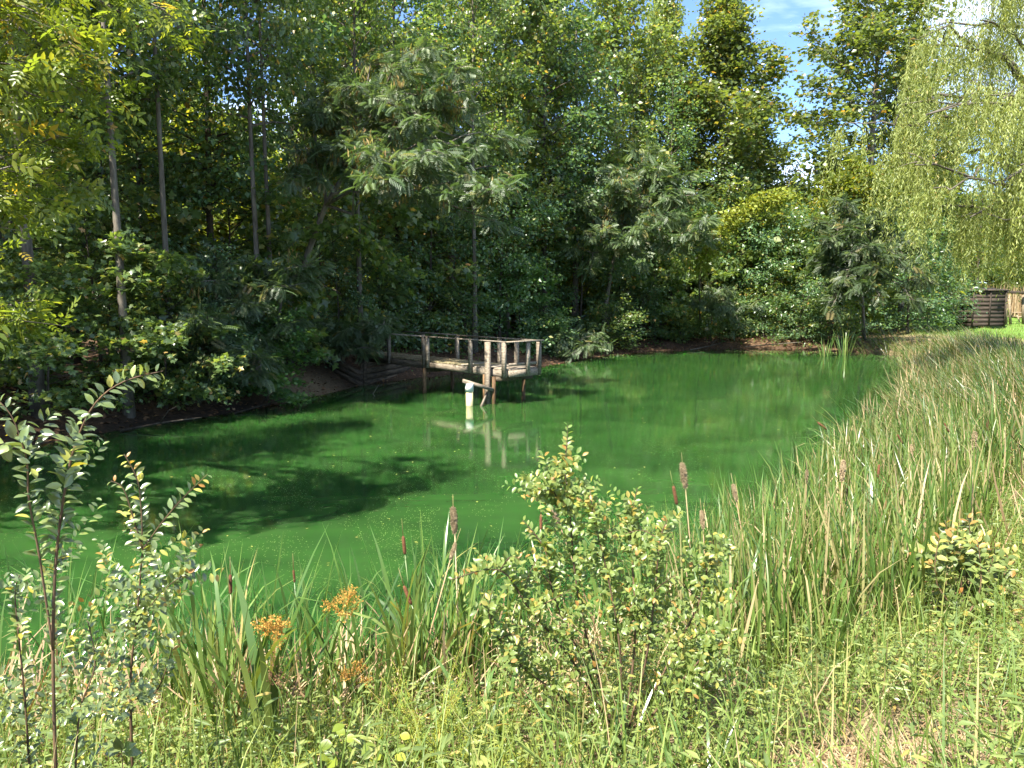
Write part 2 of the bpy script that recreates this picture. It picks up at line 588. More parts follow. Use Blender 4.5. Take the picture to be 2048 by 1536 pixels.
def water_mat():
    m, n, l = newmat('algae_water')
    geo = n.new("ShaderNodeNewGeometry")
    def noise(s, d=4, dist=0.0, sc=(1, 1, 1)):
        mp = n.new("ShaderNodeMapping")
        mp.inputs['Scale'].default_value = sc
        l.new(geo.outputs['Position'], mp.inputs['Vector'])
        z = n.new("ShaderNodeTexNoise")
        z.inputs['Scale'].default_value = s
        z.inputs['Detail'].default_value = d
        z.inputs['Distortion'].default_value = dist
        l.new(mp.outputs[0], z.inputs['Vector'])
        return z
    a = noise(.45, 7, 1.6, (.7, 1.5, 1))
    cr = n.new("ShaderNodeValToRGB")
    cr.color_ramp.elements[0].position, cr.color_ramp.elements[0].color = .3, (.011, .038, .009, 1)
    cr.color_ramp.elements[1].position, cr.color_ramp.elements[1].color = .72, (.026, .078, .015, 1)
    l.new(a.outputs['Fac'], cr.inputs['Fac'])
    # drifting pollen and duckweed specks, thicker in drifts
    def specks(scale, thr, sc=(1, 1, 1)):
        mp = n.new("ShaderNodeMapping")
        mp.inputs['Scale'].default_value = sc
        l.new(geo.outputs['Position'], mp.inputs['Vector'])
        v = n.new("ShaderNodeTexVoronoi")
        v.inputs['Scale'].default_value = scale
        l.new(mp.outputs[0], v.inputs['Vector'])
        c = n.new("ShaderNodeMath")
        c.operation = 'LESS_THAN'
        c.inputs[1].default_value = thr
        l.new(v.outputs['Distance'], c.inputs[0])
        s = n.new("ShaderNodeSeparateColor")
        l.new(v.outputs['Color'], s.inputs[0])
        return c, s
    d1 = noise(.55, 5, 1.5, (1, .6, 1))
    s1, k1 = specks(13, .115)
    s2, k2 = specks(34, .2)
    dr = n.new("ShaderNodeMapRange")
    dr.inputs['From Min'].default_value = .47
    dr.inputs['From Max'].default_value = .70
    l.new(d1.outputs['Fac'], dr.inputs['Value'])
    def gate(s, k):
        lt = n.new("ShaderNodeMath")
        lt.operation = 'LESS_THAN'
        l.new(k.outputs[0], lt.inputs[0])
        l.new(dr.outputs[0], lt.inputs[1])
        mu = n.new("ShaderNodeMath")
        mu.operation = 'MULTIPLY'
        l.new(s.outputs[0], mu.inputs[0])
        l.new(lt.outputs[0], mu.inputs[1])
        return mu
    g1, g2 = gate(s1, k1), gate(s2, k2)
    mxx = n.new("ShaderNodeMath")
    mxx.operation = 'MAXIMUM'
    l.new(g1.outputs[0], mxx.inputs[0])
    l.new(g2.outputs[0], mxx.inputs[1])
    sf = n.new("ShaderNodeMath")
    sf.operation = 'MULTIPLY'
    sf.inputs[1].default_value = .75
    l.new(mxx.outputs[0], sf.inputs[0])
    mx = n.new("ShaderNodeMix")
    mx.data_type = 'RGBA'
    mx.inputs['B'].default_value = (.17, .22, .05, 1)
    l.new(sf.outputs[0], mx.inputs['Factor'])
    l.new(cr.outputs['Color'], mx.inputs['A'])
    p = n.new("ShaderNodeBsdfPrincipled")
    p.inputs['IOR'].default_value = 1.33
    p.inputs['Roughness'].default_value = .04
    l.new(mx.outputs['Result'], p.inputs['Base Color'])
    rg = n.new("ShaderNodeMapRange")
    rg.inputs['To Min'].default_value = .07
    rg.inputs['To Max'].default_value = .5
    l.new(mxx.outputs[0], rg.inputs['Value'])
    l.new(rg.outputs[0], p.inputs['Roughness'])
    p.inputs['Subsurface Weight'].default_value = 1.0
    p.inputs['Subsurface Radius'].default_value = (.25, .6, .25)
    p.inputs['Subsurface Scale'].default_value = 1.8
    b1 = noise(2.2, 3, .4)
    bp = n.new("ShaderNodeBump")
    bp.inputs['Strength'].default_value = .03
    bp.inputs['Distance'].default_value = .05
    l.new(b1.outputs['Fac'], bp.inputs['Height'])
    l.new(bp.outputs[0], p.inputs['Normal'])
    o = n.new("ShaderNodeOutputMaterial")
    l.new(p.outputs[0], o.inputs['Surface'])
    return m


# ------------------------------------------------------------------ terrain and pond
far_px = [(0, 905), (200, 868), (400, 838), (570, 808), (640, 792), (720, 772), (850, 755), (1000, 742), (1090, 733), (1180, 716), (1300, 704), (1450, 698), (1600, 699), (1700, 706)]
POND = [(-10.8, 12.6)] + [tuple(PZ(u, v)[:2]) for u, v in far_px] + [
    (20.0, 37.0), (18.0, 32.5), (14.6, 26.0), (11.6, 20.5), (8.6, 16.0), (6.2, 12.2), (4.1, 8.9), (2.2, 6.6), (0.3, 5.5), (-1.6, 5.1), (-3.6, 5.0), (-5.6, 5.4), (-8.0, 8.0), (-10.2, 11.0)]
POND = np.array(POND)


def pond_sd(x, y):
    """signed distance to the water's edge, negative in the pond"""
    x = np.asarray(x, float)
    y = np.asarray(y, float)
    shp = x.shape
    p = np.stack([x.ravel(), y.ravel()], -1)
    a = POND
    b = np.roll(POND, -1, 0)
    best = np.full(len(p), 1e9)
    ins = np.zeros(len(p), bool)
    for (ax, ay), (bx, by) in zip(a, b):
        d = np.array([bx - ax, by - ay])
        q = p - np.array([ax, ay])
        t = np.clip((q @ d) / (d @ d), 0, 1)
        r = q - t[:, None] * d
        best = np.minimum(best, np.hypot(r[:, 0], r[:, 1]))
        c = ((ay > p[:, 1]) != (by > p[:, 1]))
        with np.errstate(divide='ignore', invalid='ignore'):
            xi = (bx - ax) * (p[:, 1] - ay) / (by - ay if by != ay else 1e-9) + ax
        ins ^= c & (p[:, 0] < xi)
    return np.where(ins, -best, best).reshape(shp)


def sst(a, b, x):
    t = np.clip((x - a) / (b - a), 0, 1)
    return t * t * (3 - 2 * t)


def nearness(x, y):
    s = ((x + 8) * 31 - (y - 9) * 27) / 41.1
    return sst(-1.5, 1.5, s)


def wob(x, y):
    return .06 * np.sin(1.7 * x + .6 * y) * np.sin(1.1 * y - .8 * x + 1) + .03 * np.sin(4.1 * x - 2 * y) + .02 * np.sin(7 * y + 3 * x)


def height(x, y):
    x = np.asarray(x, float)
    y = np.asarray(y, float)
    d = pond_sd(x, y)
    nr = nearness(x, y)
    steep = sst(4, -6, x)                                   # the left bank stands higher
    lip = .42 + .45 * steep
    farh = lip * sst(0, 2.2, d) + .035 * np.clip(d - 2, 0, 40)
    nearh = np.minimum(.33 * d, 1.25 - .62 * sst(8, 17, y) + .012 * np.clip(d, 0, 60))
    land = farh * (1 - nr) + nearh * nr + wob(x, y) * sst(0, 1.5, d)
    return np.where(d < 0, np.maximum(-.9, .35 * d) - .02, land)


def hz(x, y):
    return float(height(np.array([x]), np.array([y]))[0])


def build_ground():
    xs = np.concatenate([np.linspace(-600, -45, 14), np.linspace(-44, -14, 22), np.linspace(-13.6, 10, 100), np.linspace(10.4, 48, 70), np.linspace(50, 600, 14)])
    ys = np.concatenate([np.linspace(-300, -8, 8), np.linspace(-6, 14, 100), np.linspace(14.3, 56, 110), np.linspace(58, 100, 14), np.linspace(110, 900, 12)])
    X, Y = np.meshgrid(xs, ys)
    Z = height(X, Y)
    V = np.stack([X, Y, Z], -1).reshape(-1, 3)
    nx, ny = len(xs), len(ys)
    i = (np.arange(ny - 1)[:, None] * nx + np.arange(nx - 1)[None]).ravel()
    T = np.concatenate([np.stack([i, i + 1, i + nx + 1], -1), np.stack([i, i + nx + 1, i + nx], -1)])
    g = Geo()
    g.add(V, T)
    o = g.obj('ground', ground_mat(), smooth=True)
    d = pond_sd(X, Y).ravel()
    nr = nearness(X, Y).ravel()
    x, y = V[:, 0], V[:, 1]
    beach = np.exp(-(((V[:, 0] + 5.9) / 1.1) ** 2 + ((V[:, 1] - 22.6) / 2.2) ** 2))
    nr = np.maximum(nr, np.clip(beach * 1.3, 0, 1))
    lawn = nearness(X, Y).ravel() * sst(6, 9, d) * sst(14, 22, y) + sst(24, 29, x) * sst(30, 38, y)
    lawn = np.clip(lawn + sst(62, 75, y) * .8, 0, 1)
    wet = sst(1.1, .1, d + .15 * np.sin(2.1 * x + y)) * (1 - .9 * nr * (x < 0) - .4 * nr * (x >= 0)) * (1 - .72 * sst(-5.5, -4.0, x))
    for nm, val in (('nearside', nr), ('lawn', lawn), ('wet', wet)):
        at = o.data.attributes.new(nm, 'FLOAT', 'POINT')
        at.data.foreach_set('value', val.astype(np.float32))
    o['kind'] = 'structure'


build_ground()
gw = Geo()
wx = np.linspace(-14, 24, 20)
wy = np.linspace(3, 48, 24)
X, Y = np.meshgrid(wx, wy)
V = np.stack([X, Y, X * 0], -1).reshape(-1, 3)
i = (np.arange(23)[:, None] * 20 + np.arange(19)[None]).ravel()
gw.add(V, np.concatenate([np.stack([i, i + 1, i + 21], -1), np.stack([i, i + 21, i + 20], -1)]))
ow = gw.obj('water', water_mat(), smooth=True)
ow['kind'] = 'structure'

# ------------------------------------------------------------------ trees
ZUP = np.array([0, 0, 1.0])


def dress(g, gt, rng, limbs, ntw, nlf, tlen, L, W, tmpl, s0=.25, flat=.35, droop=.25, spread=.16, updir=.75, twigr=.006, m=0):
    """twigs and leaves along limb paths; leaves lie in loose, roughly level sprays"""
    for pts, ln in limbs:
        pts = np.asarray(pts)
        k = max(2, int(round(ntw * min(1.3, ln))))
        s = s0 + (1 - s0) * rng.random(k) ** .8
        s[0] = .98
        q = s * (len(pts) - 1)
        i = np.clip(q.astype(int), 0, len(pts) - 2)
        f = (q - i)[:, None]
        p0 = pts[i] * (1 - f) + pts[i + 1] * f
        d0 = norm(pts[i + 1] - pts[i])
        ang = rng.choice([-1, 1], k) * rng.uniform(.3, 1.5, k)
        hd = np.stack([d0[:, 0] * np.cos(ang) - d0[:, 1] * np.sin(ang), d0[:, 0] * np.sin(ang) + d0[:, 1] * np.cos(ang), d0[:, 2] * .4 + rng.normal(0, flat, k)], -1)
        hd = norm(hd)
        tl = tlen * rng.uniform(.5, 1.25, k)
        p1 = p0 + hd * tl[:, None] - ZUP * (droop * tl * tl)[:, None]
        if gt is not None:
            for a, b in zip(p0, p1):
                tube(gt, [a, b], [twigr * 1.4, twigr * .5], 3, cap=False)
        t = rng.random((k, nlf)) ** .75
        lp = p0[:, None] * (1 - t[..., None]) + p1[:, None] * t[..., None]
        lp = lp + rng.normal(0, 1, (k, nlf, 3)) * np.array([spread, spread, spread * .55])
        lp = lp.reshape(-1, 3)
        N = len(lp)
        ax = np.repeat(hd, nlf, 0) + rng.normal(0, .7, (N, 3))
        ax[:, 2] -= .35
        nn = rng.normal(0, 1 - updir * .6, (N, 3)) + ZUP * updir
        ll = L * rng.uniform(.5, 1.4, N)
        leaves(g, lp, ax, nn, ll, ll * W, tmpl, rng.random(N), m)


def crown_tree(seed, H, r0, lo, R, nl, ntw, nlf, tlen, L, W, tmpl, lmat, bmat, shape='oval', up=.35, lean=.3, droopy=.25, **kw):
    """meshes (trunk, crown) of a broadleaf tree"""
    rng = rng_(seed)
    gt, gl = Geo(), Geo()
    n = 9
    z = np.linspace(0, H * .97, n)
    wx = np.cumsum(rng.normal(0, lean * .12, n)) * (z / H + .2)
    wy = np.cumsum(rng.normal(0, lean * .12, n)) * (z / H + .2)
    tp = np.stack([wx - wx[0], wy - wy[0], z - .25], -1)
    rr = r0 * (1 - .93 * (z / H) ** .9)
    rr[0] *= 1.35
    tube(gt, tp, rr, 8)
    limbs = []
    for i in range(nl):
        tt = ((i + rng.random()) / nl) ** .92
        zz = lo + (H * .98 - lo) * tt
        q = zz / (H * .97) * (n - 1)
        k = min(int(q), n - 2)
        st = tp[k] * (1 - (q - k)) + tp[k + 1] * (q - k)
        if shape == 'oval':
            pr = (.62 + .5 * math.sin(PI * min(1, tt * 1.05 + .05))) * (1 - .82 * tt ** 2.6)
        elif shape == 'cone':
            pr = 1.05 * (1 - .88 * tt) + .05
        elif shape == 'column':
            pr = (.75 + .3 * math.sin(PI * tt)) * (1 - .85 * tt ** 4)
        else:                                                # spreading
            pr = .75 + .4 * tt - .5 * tt ** 5
        ln = R * pr * rng.uniform(.6, 1.2)
        az = i * 2.39996 + rng.normal(0, .4)
        el = up * rng.uniform(.5, 1.5) + tt * .7
        m_ = 5
        t = np.linspace(0, 1, m_)
        ro = ln * t * math.cos(el)
        rz_ = ln * (t * math.sin(el) - droopy * t * t * (1 - .7 * tt))
        aa = az + rng.normal(0, .12, m_).cumsum() * .6
        pts = st + np.stack([ro * np.cos(aa), ro * np.sin(aa), rz_], -1)
        lr = max(.012, .32 * r0 * (1 - .75 * tt))
        tube(gt, pts, lr * (1 - .85 * t), 5, cap=False)
        limbs.append((pts, max(.3, ln / 2.5) * (1.08 - .5 * tt)))
    dress(gl, gt, rng, limbs, ntw, nlf, tlen, L, W, tmpl, **kw)
    return gt.mesh('trunk', bmat, True), gl.mesh('crown', lmat)


PROTO = {}


def proto(key, *a, **k):
    PROTO[key] = crown_tree(*a, **k)


DI, LA, OV, MA, FR = T_diamond(), T_lance(), T_oval(), T_maple(), T_frond()
GR, BK = M['greybark'], M['bark']
proto('maple_a', 11, 17, .17, 2.6, 3.9, 58, 8, 20, 1.0, .19, .95, MA, M['broad'], GR, 'oval', .3, spread=.24)
proto('maple_b', 12, 19, .20, 3.0, 4.2, 58, 8, 20, 1.05, .19, .95, MA, M['broad'], BK, 'oval', .3, spread=.24)
proto('tall_a', 13, 21, .19, 5.0, 3.6, 58, 9, 25, 1.05, .19, .8, DI, M['broad'], GR, 'oval', .45, spread=.26)
proto('tall_b', 14, 20, .16, 4.6, 3.6, 58, 9, 26, 1.05, .17, .75, DI, M['dark'], BK, 'oval', .4, spread=.26)
proto('tulip_a', 15, 21, .22, 1.5, 4.9, 80, 10, 30, 1.1, .21, .9, DI, M['tulip'], GR, 'cone', .6, droopy=.05, spread=.27)
proto('tulip_b', 16, 22, .24, 3.2, 5.2, 76, 10, 30, 1.15, .21, .9, DI, M['tulip'], GR, 'oval', .5, droopy=.05, spread=.28)
proto('tulip_c', 24, 21, .22, 2.0, 5.2, 96, 11, 36, 1.15, .2, .9, DI, M['tulip'], GR, 'oval', .75, droopy=.0, spread=.28)
proto('pole_a', 25, 20, .15, 8.5, 3.4, 46, 9, 26, 1.05, .18, .8, DI, M['broad'], GR, 'oval', .45, spread=.26)
proto('sapling_a', 17, 5.5, .05, .3, 2.3, 30, 10, 28, .7, .17, .95, MA, M['broad'], BK, 'oval', .2, droopy=.2)
proto('sapling_b', 18, 6.5, .06, .3, 2.5, 36, 12, 36, .7, .125, .6, DI, M['dark'], BK, 'oval', .25, spread=.2)
proto('fresh', 19, 3.6, .05, .3, 2.2, 26, 11, 32, .6, .15, .98, MA, M['fresh'], BK, 'spread', .15, droopy=.3)
proto('yellowbush', 20, 8.5, .09, .6, 3.3, 56, 12, 38, .8, .16, .8, DI, M['yellow'], BK, 'oval', .8, droopy=.0, spread=.22)
proto('shrub', 21, 2.2, .03, .15, 1.4, 26, 12, 28, .45, .10, .55, DI, M['dark'], BK, 'spread', .5)
proto('shrub_b', 22, 2.0, .03, .1, 1.4, 24, 11, 26, .45, .12, .55, LA, M['broad'], BK, 'spread', .35, droopy=.4)
proto('back', 23, 14, .16, .4, 4.6, 70, 10, 26, 1.3, .30, .8, DI, M['yellow'], GR, 'oval', .3, spread=.35)

used = {}
LIVE_TREES = []


def tree(key, name, label, x, y, rz=None, s=1.0, sz=None, group=None, cat='tree', z=None):
    tm, cm = PROTO[key]
    seed = int(abs(x * 131 + y * 977)) % 9973
    rr = random.Random(seed)
    t = thing(name, label, cat, (x, y, (hz(x, y) if z is None else z)), rr.uniform(0, 6.28) if rz is None else rz, group)
    t.scale = (s, s, sz if sz else s)
    link('trunk', tm, t)
    link('crown', cm, t)
    LIVE_TREES.append((x, y))
    return t


def ux(u, y):
    return (u - 1024) / F * (y * math.cos(PITCH) + .25)


GW = 'slender trees of the shaded wood on the left bank'
# (photo column, distance, kind, scale, height scale, label)
left_wood = [
    (20, 18.5, 'maple_a', .85, .80, 'broad-leaved tree at the far left edge of the wood beyond the dark bank'),
    (75, 16.2, 'pole_a', .95, .85, 'tree with the thick dark trunk standing leftmost above the undercut bank'),
    (255, 17.5, 'pole_a', .75, .82, 'tall straight grey trunk rising left of the wood above the drooping maple sprays'),
    (345, 19.3, 'pole_a', .62, .84, 'thin straight dark trunk next to the tall straight grey one on the left bank'),
    (150, 22.0, 'maple_b', .85, .95, None), (300, 24.0, 'maple_a', .9, 1.0, None), (430, 23.5, 'tall_b', .9, .95, None),
    (522, 22.0, 'pole_a', .66, .85, 'forked slender trunk leaning left of the feathery mimosa'),
    (548, 22.5, 'pole_a', .6, .92, 'straight thin trunk just left of the mimosa trunk'),
    (640, 29.0, 'tall_a', .95, .95, None), 
    (60, 25.0, 'tall_b', 1.0, 1.0, None), (700, 33.5, 'tulip_a', .85, .95, None),
    (722, 27.0, 'pole_a', .75, .88, 'pale grey trunk rising straight behind the landward end of the dock'),
    (800, 33.0, 'tall_b', 1.05, 1.0, None), (860, 31.6, 'sapling_b', 1.3, 1.35, 'dark understory tree right behind the dock deck'),
    (905, 36.0, 'tall_a', 1.0, 1.02, None), (950, 31.4, 'pole_a', .72, .88, 'thin dark trunk behind the far railing of the dock'),
    (1010, 38.0, 'tulip_b', .9, 1.0, 'tall poplar in the middle of the treeline above the dock end'),
    (1090, 38.5, 'tall_b', 1.1, 1.05, None), (1150, 43.0, 'tall_a', 1.1, 1.08, None), (1085, 45.0, 'tulip_a', 1.0, 1.12, None),
    (760, 40.0, 'tulip_b', 1.0, .78, None), 
    (950, 45.0, 'tulip_b', 1.0, .78, None), (850, 43.0, 'tulip_a', 1.0, .78, None),
    (-80, 22.0, 'maple_a', 1.0, 1.0, None), (-150, 17.5, 'tall_b', .9, .9, None),
]
crowded = iter(['dark maple between the leftmost thick trunk and the tall straight grey trunk', 'broad maple standing in the second row behind the tall straight grey trunk', 'tree in the second row above the long-leaved bush on the left bank', 'tree directly behind the upper crown of the large mimosa, left half', 'second-row tree at the far left above the maple spray', 'pale poplar rising right behind the top of the large mimosa', 'tall tree rising behind the landward half of the dock railing', 'tall tree above the middle of the dock, right of the pale trunk', 'tall dark tree above the right end of the dock', 'tall tree to the right of the dock below the top edge', 'pale green poplar towering right of the middle poplar', "lower poplar in the back row over the dock's landward end", "lower back-row poplar above the dock's end post", 'lower back-row poplar above the middle of the dock', 'large maple cut by the left edge of the photo', 'dark tree outside the left edge with branches reaching in'])
for u, y, k, s, szz, lab in left_wood:
    tree(k, 'forest_tree', lab or next(crowded), ux(u, y), y, None, s, szz, GW)

for x, y, k, sx, szz in ((-13.8, 5.4, 'maple_b', .85, .8), (-11.6, 7.6, 'tall_b', .85, .85), (-16.0, 8.2, 'tall_a', .95, .85), (-19, 11, 'maple_a', 1, .95)):
    tree(k, 'forest_tree', 'tree of the wood beyond the left edge, seen only by its shade on the water', x, y, None, sx, szz, 'trees past the left edge shading the pond')

GF = 'green trees of the sunlit treeline at the far end of the pond'
far_trees = [
    (1225, 47.5, 'tulip_b', 1.0, 1.08, 'tall tree left of the open sky at the far treeline, top out of sight'),
    (1310, 52.0, 'tulip_c', .78, 1.12, 'narrow tall poplar spire left of the open patch of sky'),
    (1430, 49.5, 'tulip_c', 1.3, 1.02, 'large sunlit poplar with pointed crown just left of the open sky'),
    (1340, 46.0, 'tall_b', .9, .78, None), (1500, 53.0, 'tulip_a', 1.1, .74, None), (1560, 51.0, 'tall_b', .85, .58, None),
    (1250, 54.0, 'tulip_a', .9, .85, None), (1640, 54.0, 'tulip_a', .8, .55, None),
    (1722, 52.0, 'tulip_b', 1.42, 1.12, 'tall dark poplar with bare trunk between the open sky and the willow'),
    (1800, 56.0, 'tulip_b', .9, .95, 'second poplar partly hidden by the hanging willow'),
    (1690, 47.0, 'yellowbush', 1.15, 1.2, 'yellow-green young tree under the tall poplar right of the sky gap'),
    (1590, 48.0, 'yellowbush', .85, .9, 'smaller yellow-green tree between the poplar and the yellow young tree'),
    (1480, 46.5, 'sapling_b', 1.35, 1.5, None), (1400, 45.5, 'sapling_a', 1.3, 1.4, None), (1560, 45.5, 'sapling_b', 1.3, 1.3, None),
    (1240, 44.0, 'sapling_b', 1.4, 1.5, None), (1310, 43.6, 'sapling_a', 1.2, 1.2, None), (1630, 45.0, 'sapling_a', 1.3, 1.35, None),
    (1870, 60.0, 'tulip_a', .9, .75, None), (1950, 66.0, 'tall_b', .9, .65, None), (2060, 70.0, 'tulip_a', .9, .7, None),
    (1815, 45.5, 'sapling_b', 1.5, 1.25, 'dense dark small tree behind the yellow-green mimosa under the willow'), (1856, 48.0, 'sapling_b', 1.15, .85, 'dark bushy sapling close beside the left wall of the shed'),
    (1160, 41.2, 'sapling_b', 1.3, 1.3, 'dense dark sapling right of the dock at the bend of the far bank'),
    (1040, 35.5, 'fresh', 1.05, 1.0, 'bright green young maple with layered leaves just beyond the dock end'),
]
crowded = iter(['dark slim tree right behind the wide mimosa with brown pods', 'lower poplar just right of the large pointed poplar, under the open sky', 'short dark tree at the bottom of the open sky gap', 'back-row poplar left of the narrow spire', 'short poplar left of the tall dark poplar with bare trunk', 'dark small-leaved sapling under the large pointed poplar', 'big-leaved sapling behind the arching vine-covered bough', 'dark sapling under the open sky gap near the far bank', 'dark sapling behind the left side of the wide mimosa', 'maple sapling under the middle of the wide mimosa', 'maple sapling left of the yellow-green mimosa at the far bank', 'back-row poplar behind the left curtain of the willow', 'dark slim tree behind the shed and willow', 'poplar behind the pale wooden frame at the right edge'])
for u, y, k, s, szz, lab in far_trees:
    tree(k, 'forest_tree' if k[0] != 'y' else 'young_tree', lab or next(crowded), ux(u, y), y, None, s, szz, GF)

# understory along the banks
under = [
    (-30, 16.6, 'sapling_a', .85, .75, 'maple sapling with large leaves at the left border of the photo above the bank'),
    (95, 16.2, 'sapling_a', .8, .62, 'low maple spray hanging over the dark undercut bank on the left'),
    (205, 18.0, 'sapling_a', 1.0, .85, 'broad-leaved maple sapling in front of the tall straight grey trunk'),
    (330, 18.4, 'sapling_a', .8, .7, 'maple sapling with pale large leaves in front of the thin dark trunk'),
    (400, 19.6, 'shrub_b', 1.1, .95, 'dark long-leaved bush drooping to the mud of the left bank'),
    (455, 20.0, 'sapling_b', .7, .62, 'dark small-leaved sapling behind the drooping mimosa bough'),
    (530, 20.8, 'fresh', .72, .62, 'bright green star-leaved bush leaning over the water left of the mimosa trunk'),
    (600, 24.5, 'shrub', 1.0, .9, 'small-leaved bush at the foot of the mimosa trunk'),
    (225, 21.5, 'sapling_b', 1.2, 1.2, 'dark sapling left behind the tall straight grey trunk'),
    (470, 23.4, 'sapling_a', 1.35, 1.3, 'tall sapling filling the gap left of the forked slender trunk'),
    (640, 26.8, 'sapling_a', 1.2, 1.3, 'big-leaved sapling right behind the leaning mimosa trunk'),
    (760, 31.2, 'sapling_a', 1.4, 1.4, 'sapling behind the landward end of the dock railing'),
    (1000, 35.0, 'sapling_b', 1.3, 1.3, 'dark sapling behind the dock end, left of the bright young maple'),
    (680, 27.3, 'sapling_b', .75, .7, 'dark bush between the mimosa trunk and the dock'),
    (770, 29.2, 'shrub', 1.5, 1.4, 'silvery dark bush right behind the start of the dock railing'),
    (870, 30.6, 'shrub_b', 1.4, 1.1, 'leafy bush behind the middle posts of the dock'),
    (930, 31.6, 'shrub', 1.3, 1.0, 'round dark bush behind the far posts of the dock'),
    (1100, 35.2, 'shrub', 1.3, .8, 'low bush on the bank right of the dock corner post'),
    (1210, 38.6, 'shrub_b', 1.5, 1.1, 'green bush overhanging the leaf-strewn far bank'),
    (1275, 42.0, 'shrub', 1.6, 1.2, None), (1360, 43.8, 'shrub_b', 1.3, .8, None), (1440, 44.6, 'shrub', 1.2, .7, None),
    (1530, 44.4, 'shrub_b', 1.5, 1.3, None), (1600, 43.2, 'shrub', 1.5, 1.2, None), (1660, 42.8, 'shrub_b', 1.4, 1.3, None),
]
GU = 'bushes along the far bank'
crowded = iter(["low bush below the wide mimosa's left boughs on the far bank", 'low leafy bush beside the silvery hanging mimosa bough', 'low round bush in the middle of the far bank', 'leafy bush left of the far reed tufts', 'dark round bush behind the far reed tufts', 'leafy bush under the yellow-green mimosa at the end of the far bank'])
for u, y, k, s, szz, lab in under:
    nm = 'sapling' if k.startswith(('sap', 'fre')) else 'bush'
    tree(k, nm, lab or next(crowded), ux(u, y), y, None, s, szz, GU, 'sapling' if nm == 'sapling' else 'bush')

rng = rng_(76)
for i in range(46):
    u = -260 + i * 52 + rng.normal(0, 12)
    y0 = np.interp(u, [-300, 0, 400, 720, 1000, 1200, 1450, 2100], [27, 31, 38, 47, 52, 57, 63, 80])
    y = y0 + (i % 3) * 4.5 + rng.uniform(0, 2)
    tree('back', 'forest_tree', 'sunlit yellow-green tree glimpsed between the trunks of the front row', ux(u, y), y, None, rng.uniform(.85, 1.15), rng.uniform(.7, .95), 'sunlit trees behind the front row of the wood')

# wood behind, seen through the gaps as one sunlit mass of leaves
rng = rng_(77)
g = Geo()
N = 40000
a = rng.uniform(-1.05, .47, N)
dist = rng.uniform(52, 74, N) + np.where(a < -.3, -10, 0)
c = np.sin(a * 23) * 1.5 + np.sin(a * 57 + 2) * .8
zt = np.clip(rng.beta(1.3, 2.0, N) * (12 + c), .3, None)
pos = np.stack([np.sin(a) * dist, np.cos(a) * dist, zt + .6], -1)
cl = rng.integers(0, 3000, N)
off = rng.normal(0, 1, (3000, 3)) * np.array([2.2, 2.2, 1.4])
pos = pos + off[cl]
ll = rng.uniform(.35, .6, N)
leaves(g, pos, rng.normal(0, 1, (N, 3)), rng.normal(0, .6, (N, 3)) + ZUP, ll, ll * .8, DI, rng.random(N))
tag(g.obj('distant_woods', M['yellow']), 'sunlit yellow-green woods glimpsed through gaps behind the front trees', 'woods', kind='stuff')


# ------------------------------------------------------------------ mimosas, overhanging ash, willow
def limb(a, b, sag=.0, n=6, rng=None, wig=.04):
    a, b = np.asarray(a, float), np.asarray(b, float)
    t = np.linspace(0, 1, n)[:, None]
    p = a * (1 - t) + b * t
    p[:, 2] += (sag * np.sin(t * PI))[:, 0]
    if rng is not None:
        L = np.linalg.norm(b - a)
        p[1:-1] += rng.normal(0, wig * L, (n - 2, 3))
    return p


def mimosa(label, base, trunk_px, y, boughs, seed, r0=.11, fl=.42, ntw=9, nlf=4, pods=0, sub=3):
    """boughs: (start index on trunk, end point px u, v, distance)"""
    rng = rng_(seed)
    t = thing('mimosa_tree', label, 'tree', base)
    b = np.asarray(base, float)
    gt, gl, gp = Geo(), Geo(), Geo()
    tp = np.array([b - ZUP * .2] + [PY(u, v, yy) for u, v, yy in trunk_px]) - b
    tube(gt, tp, np.linspace(r0, r0 * .45, len(tp)), 7)
    limbs = []
    for i, u, v, yy in boughs:
        e = PY(u, v, yy) - b
        s = tp[i]
        L = np.linalg.norm(e - s)
        main = limb(s, e, .10 * L, 7, rng, .035)
        tube(gt, main, np.linspace(r0 * .42, .012, 7), 5, cap=False)
        limbs.append((main, max(.6, L / 2.2)))
        for j in range(sub):
            k = rng.integers(2, 6)
            az = rng.uniform(0, 6.28)
            ln = rng.uniform(.25, .5) * L
            e2 = main[k] + np.array([math.cos(az), math.sin(az), rng.uniform(-.05, .35)]) * ln
            sb = limb(main[k], e2, .05 * ln, 5, rng, .04)
            tube(gt, sb, np.linspace(.02, .008, 5), 4, cap=False)
            limbs.append((sb, max(.5, ln / 1.6)))
    dress(gl, gt, rng, limbs, ntw, nlf, .45, fl, 1.0, FR, s0=.35, flat=.18, droop=.3, spread=.10, updir=.9)
    if pods:
        for _ in range(pods):
            pts, _l = limbs[rng.integers(len(limbs))]
            c = pts[rng.integers(len(pts) // 2, len(pts))] + rng.normal(0, .22, 3)
            n = 14
            pp = c + rng.normal(0, .12, (n, 3))
            ax = np.tile(np.array([0, 0, -1.0]), (n, 1)) + rng.normal(0, .25, (n, 3))
            leaves(gp, pp, ax, rng.normal(0, 1, (n, 3)), rng.uniform(.13, .24, n), .045, DI, rng.random(n))
        op = gp.obj('seed_pods', M['pod'], t)
        op['kind'] = 'stuff'
    gt.obj('trunk', M['greybark'], t, True)
    gl.obj('crown', M['mimosa'], t)
    return t


def at(u, y):
    x = ux(u, y)
    return (x, y, hz(x, y))


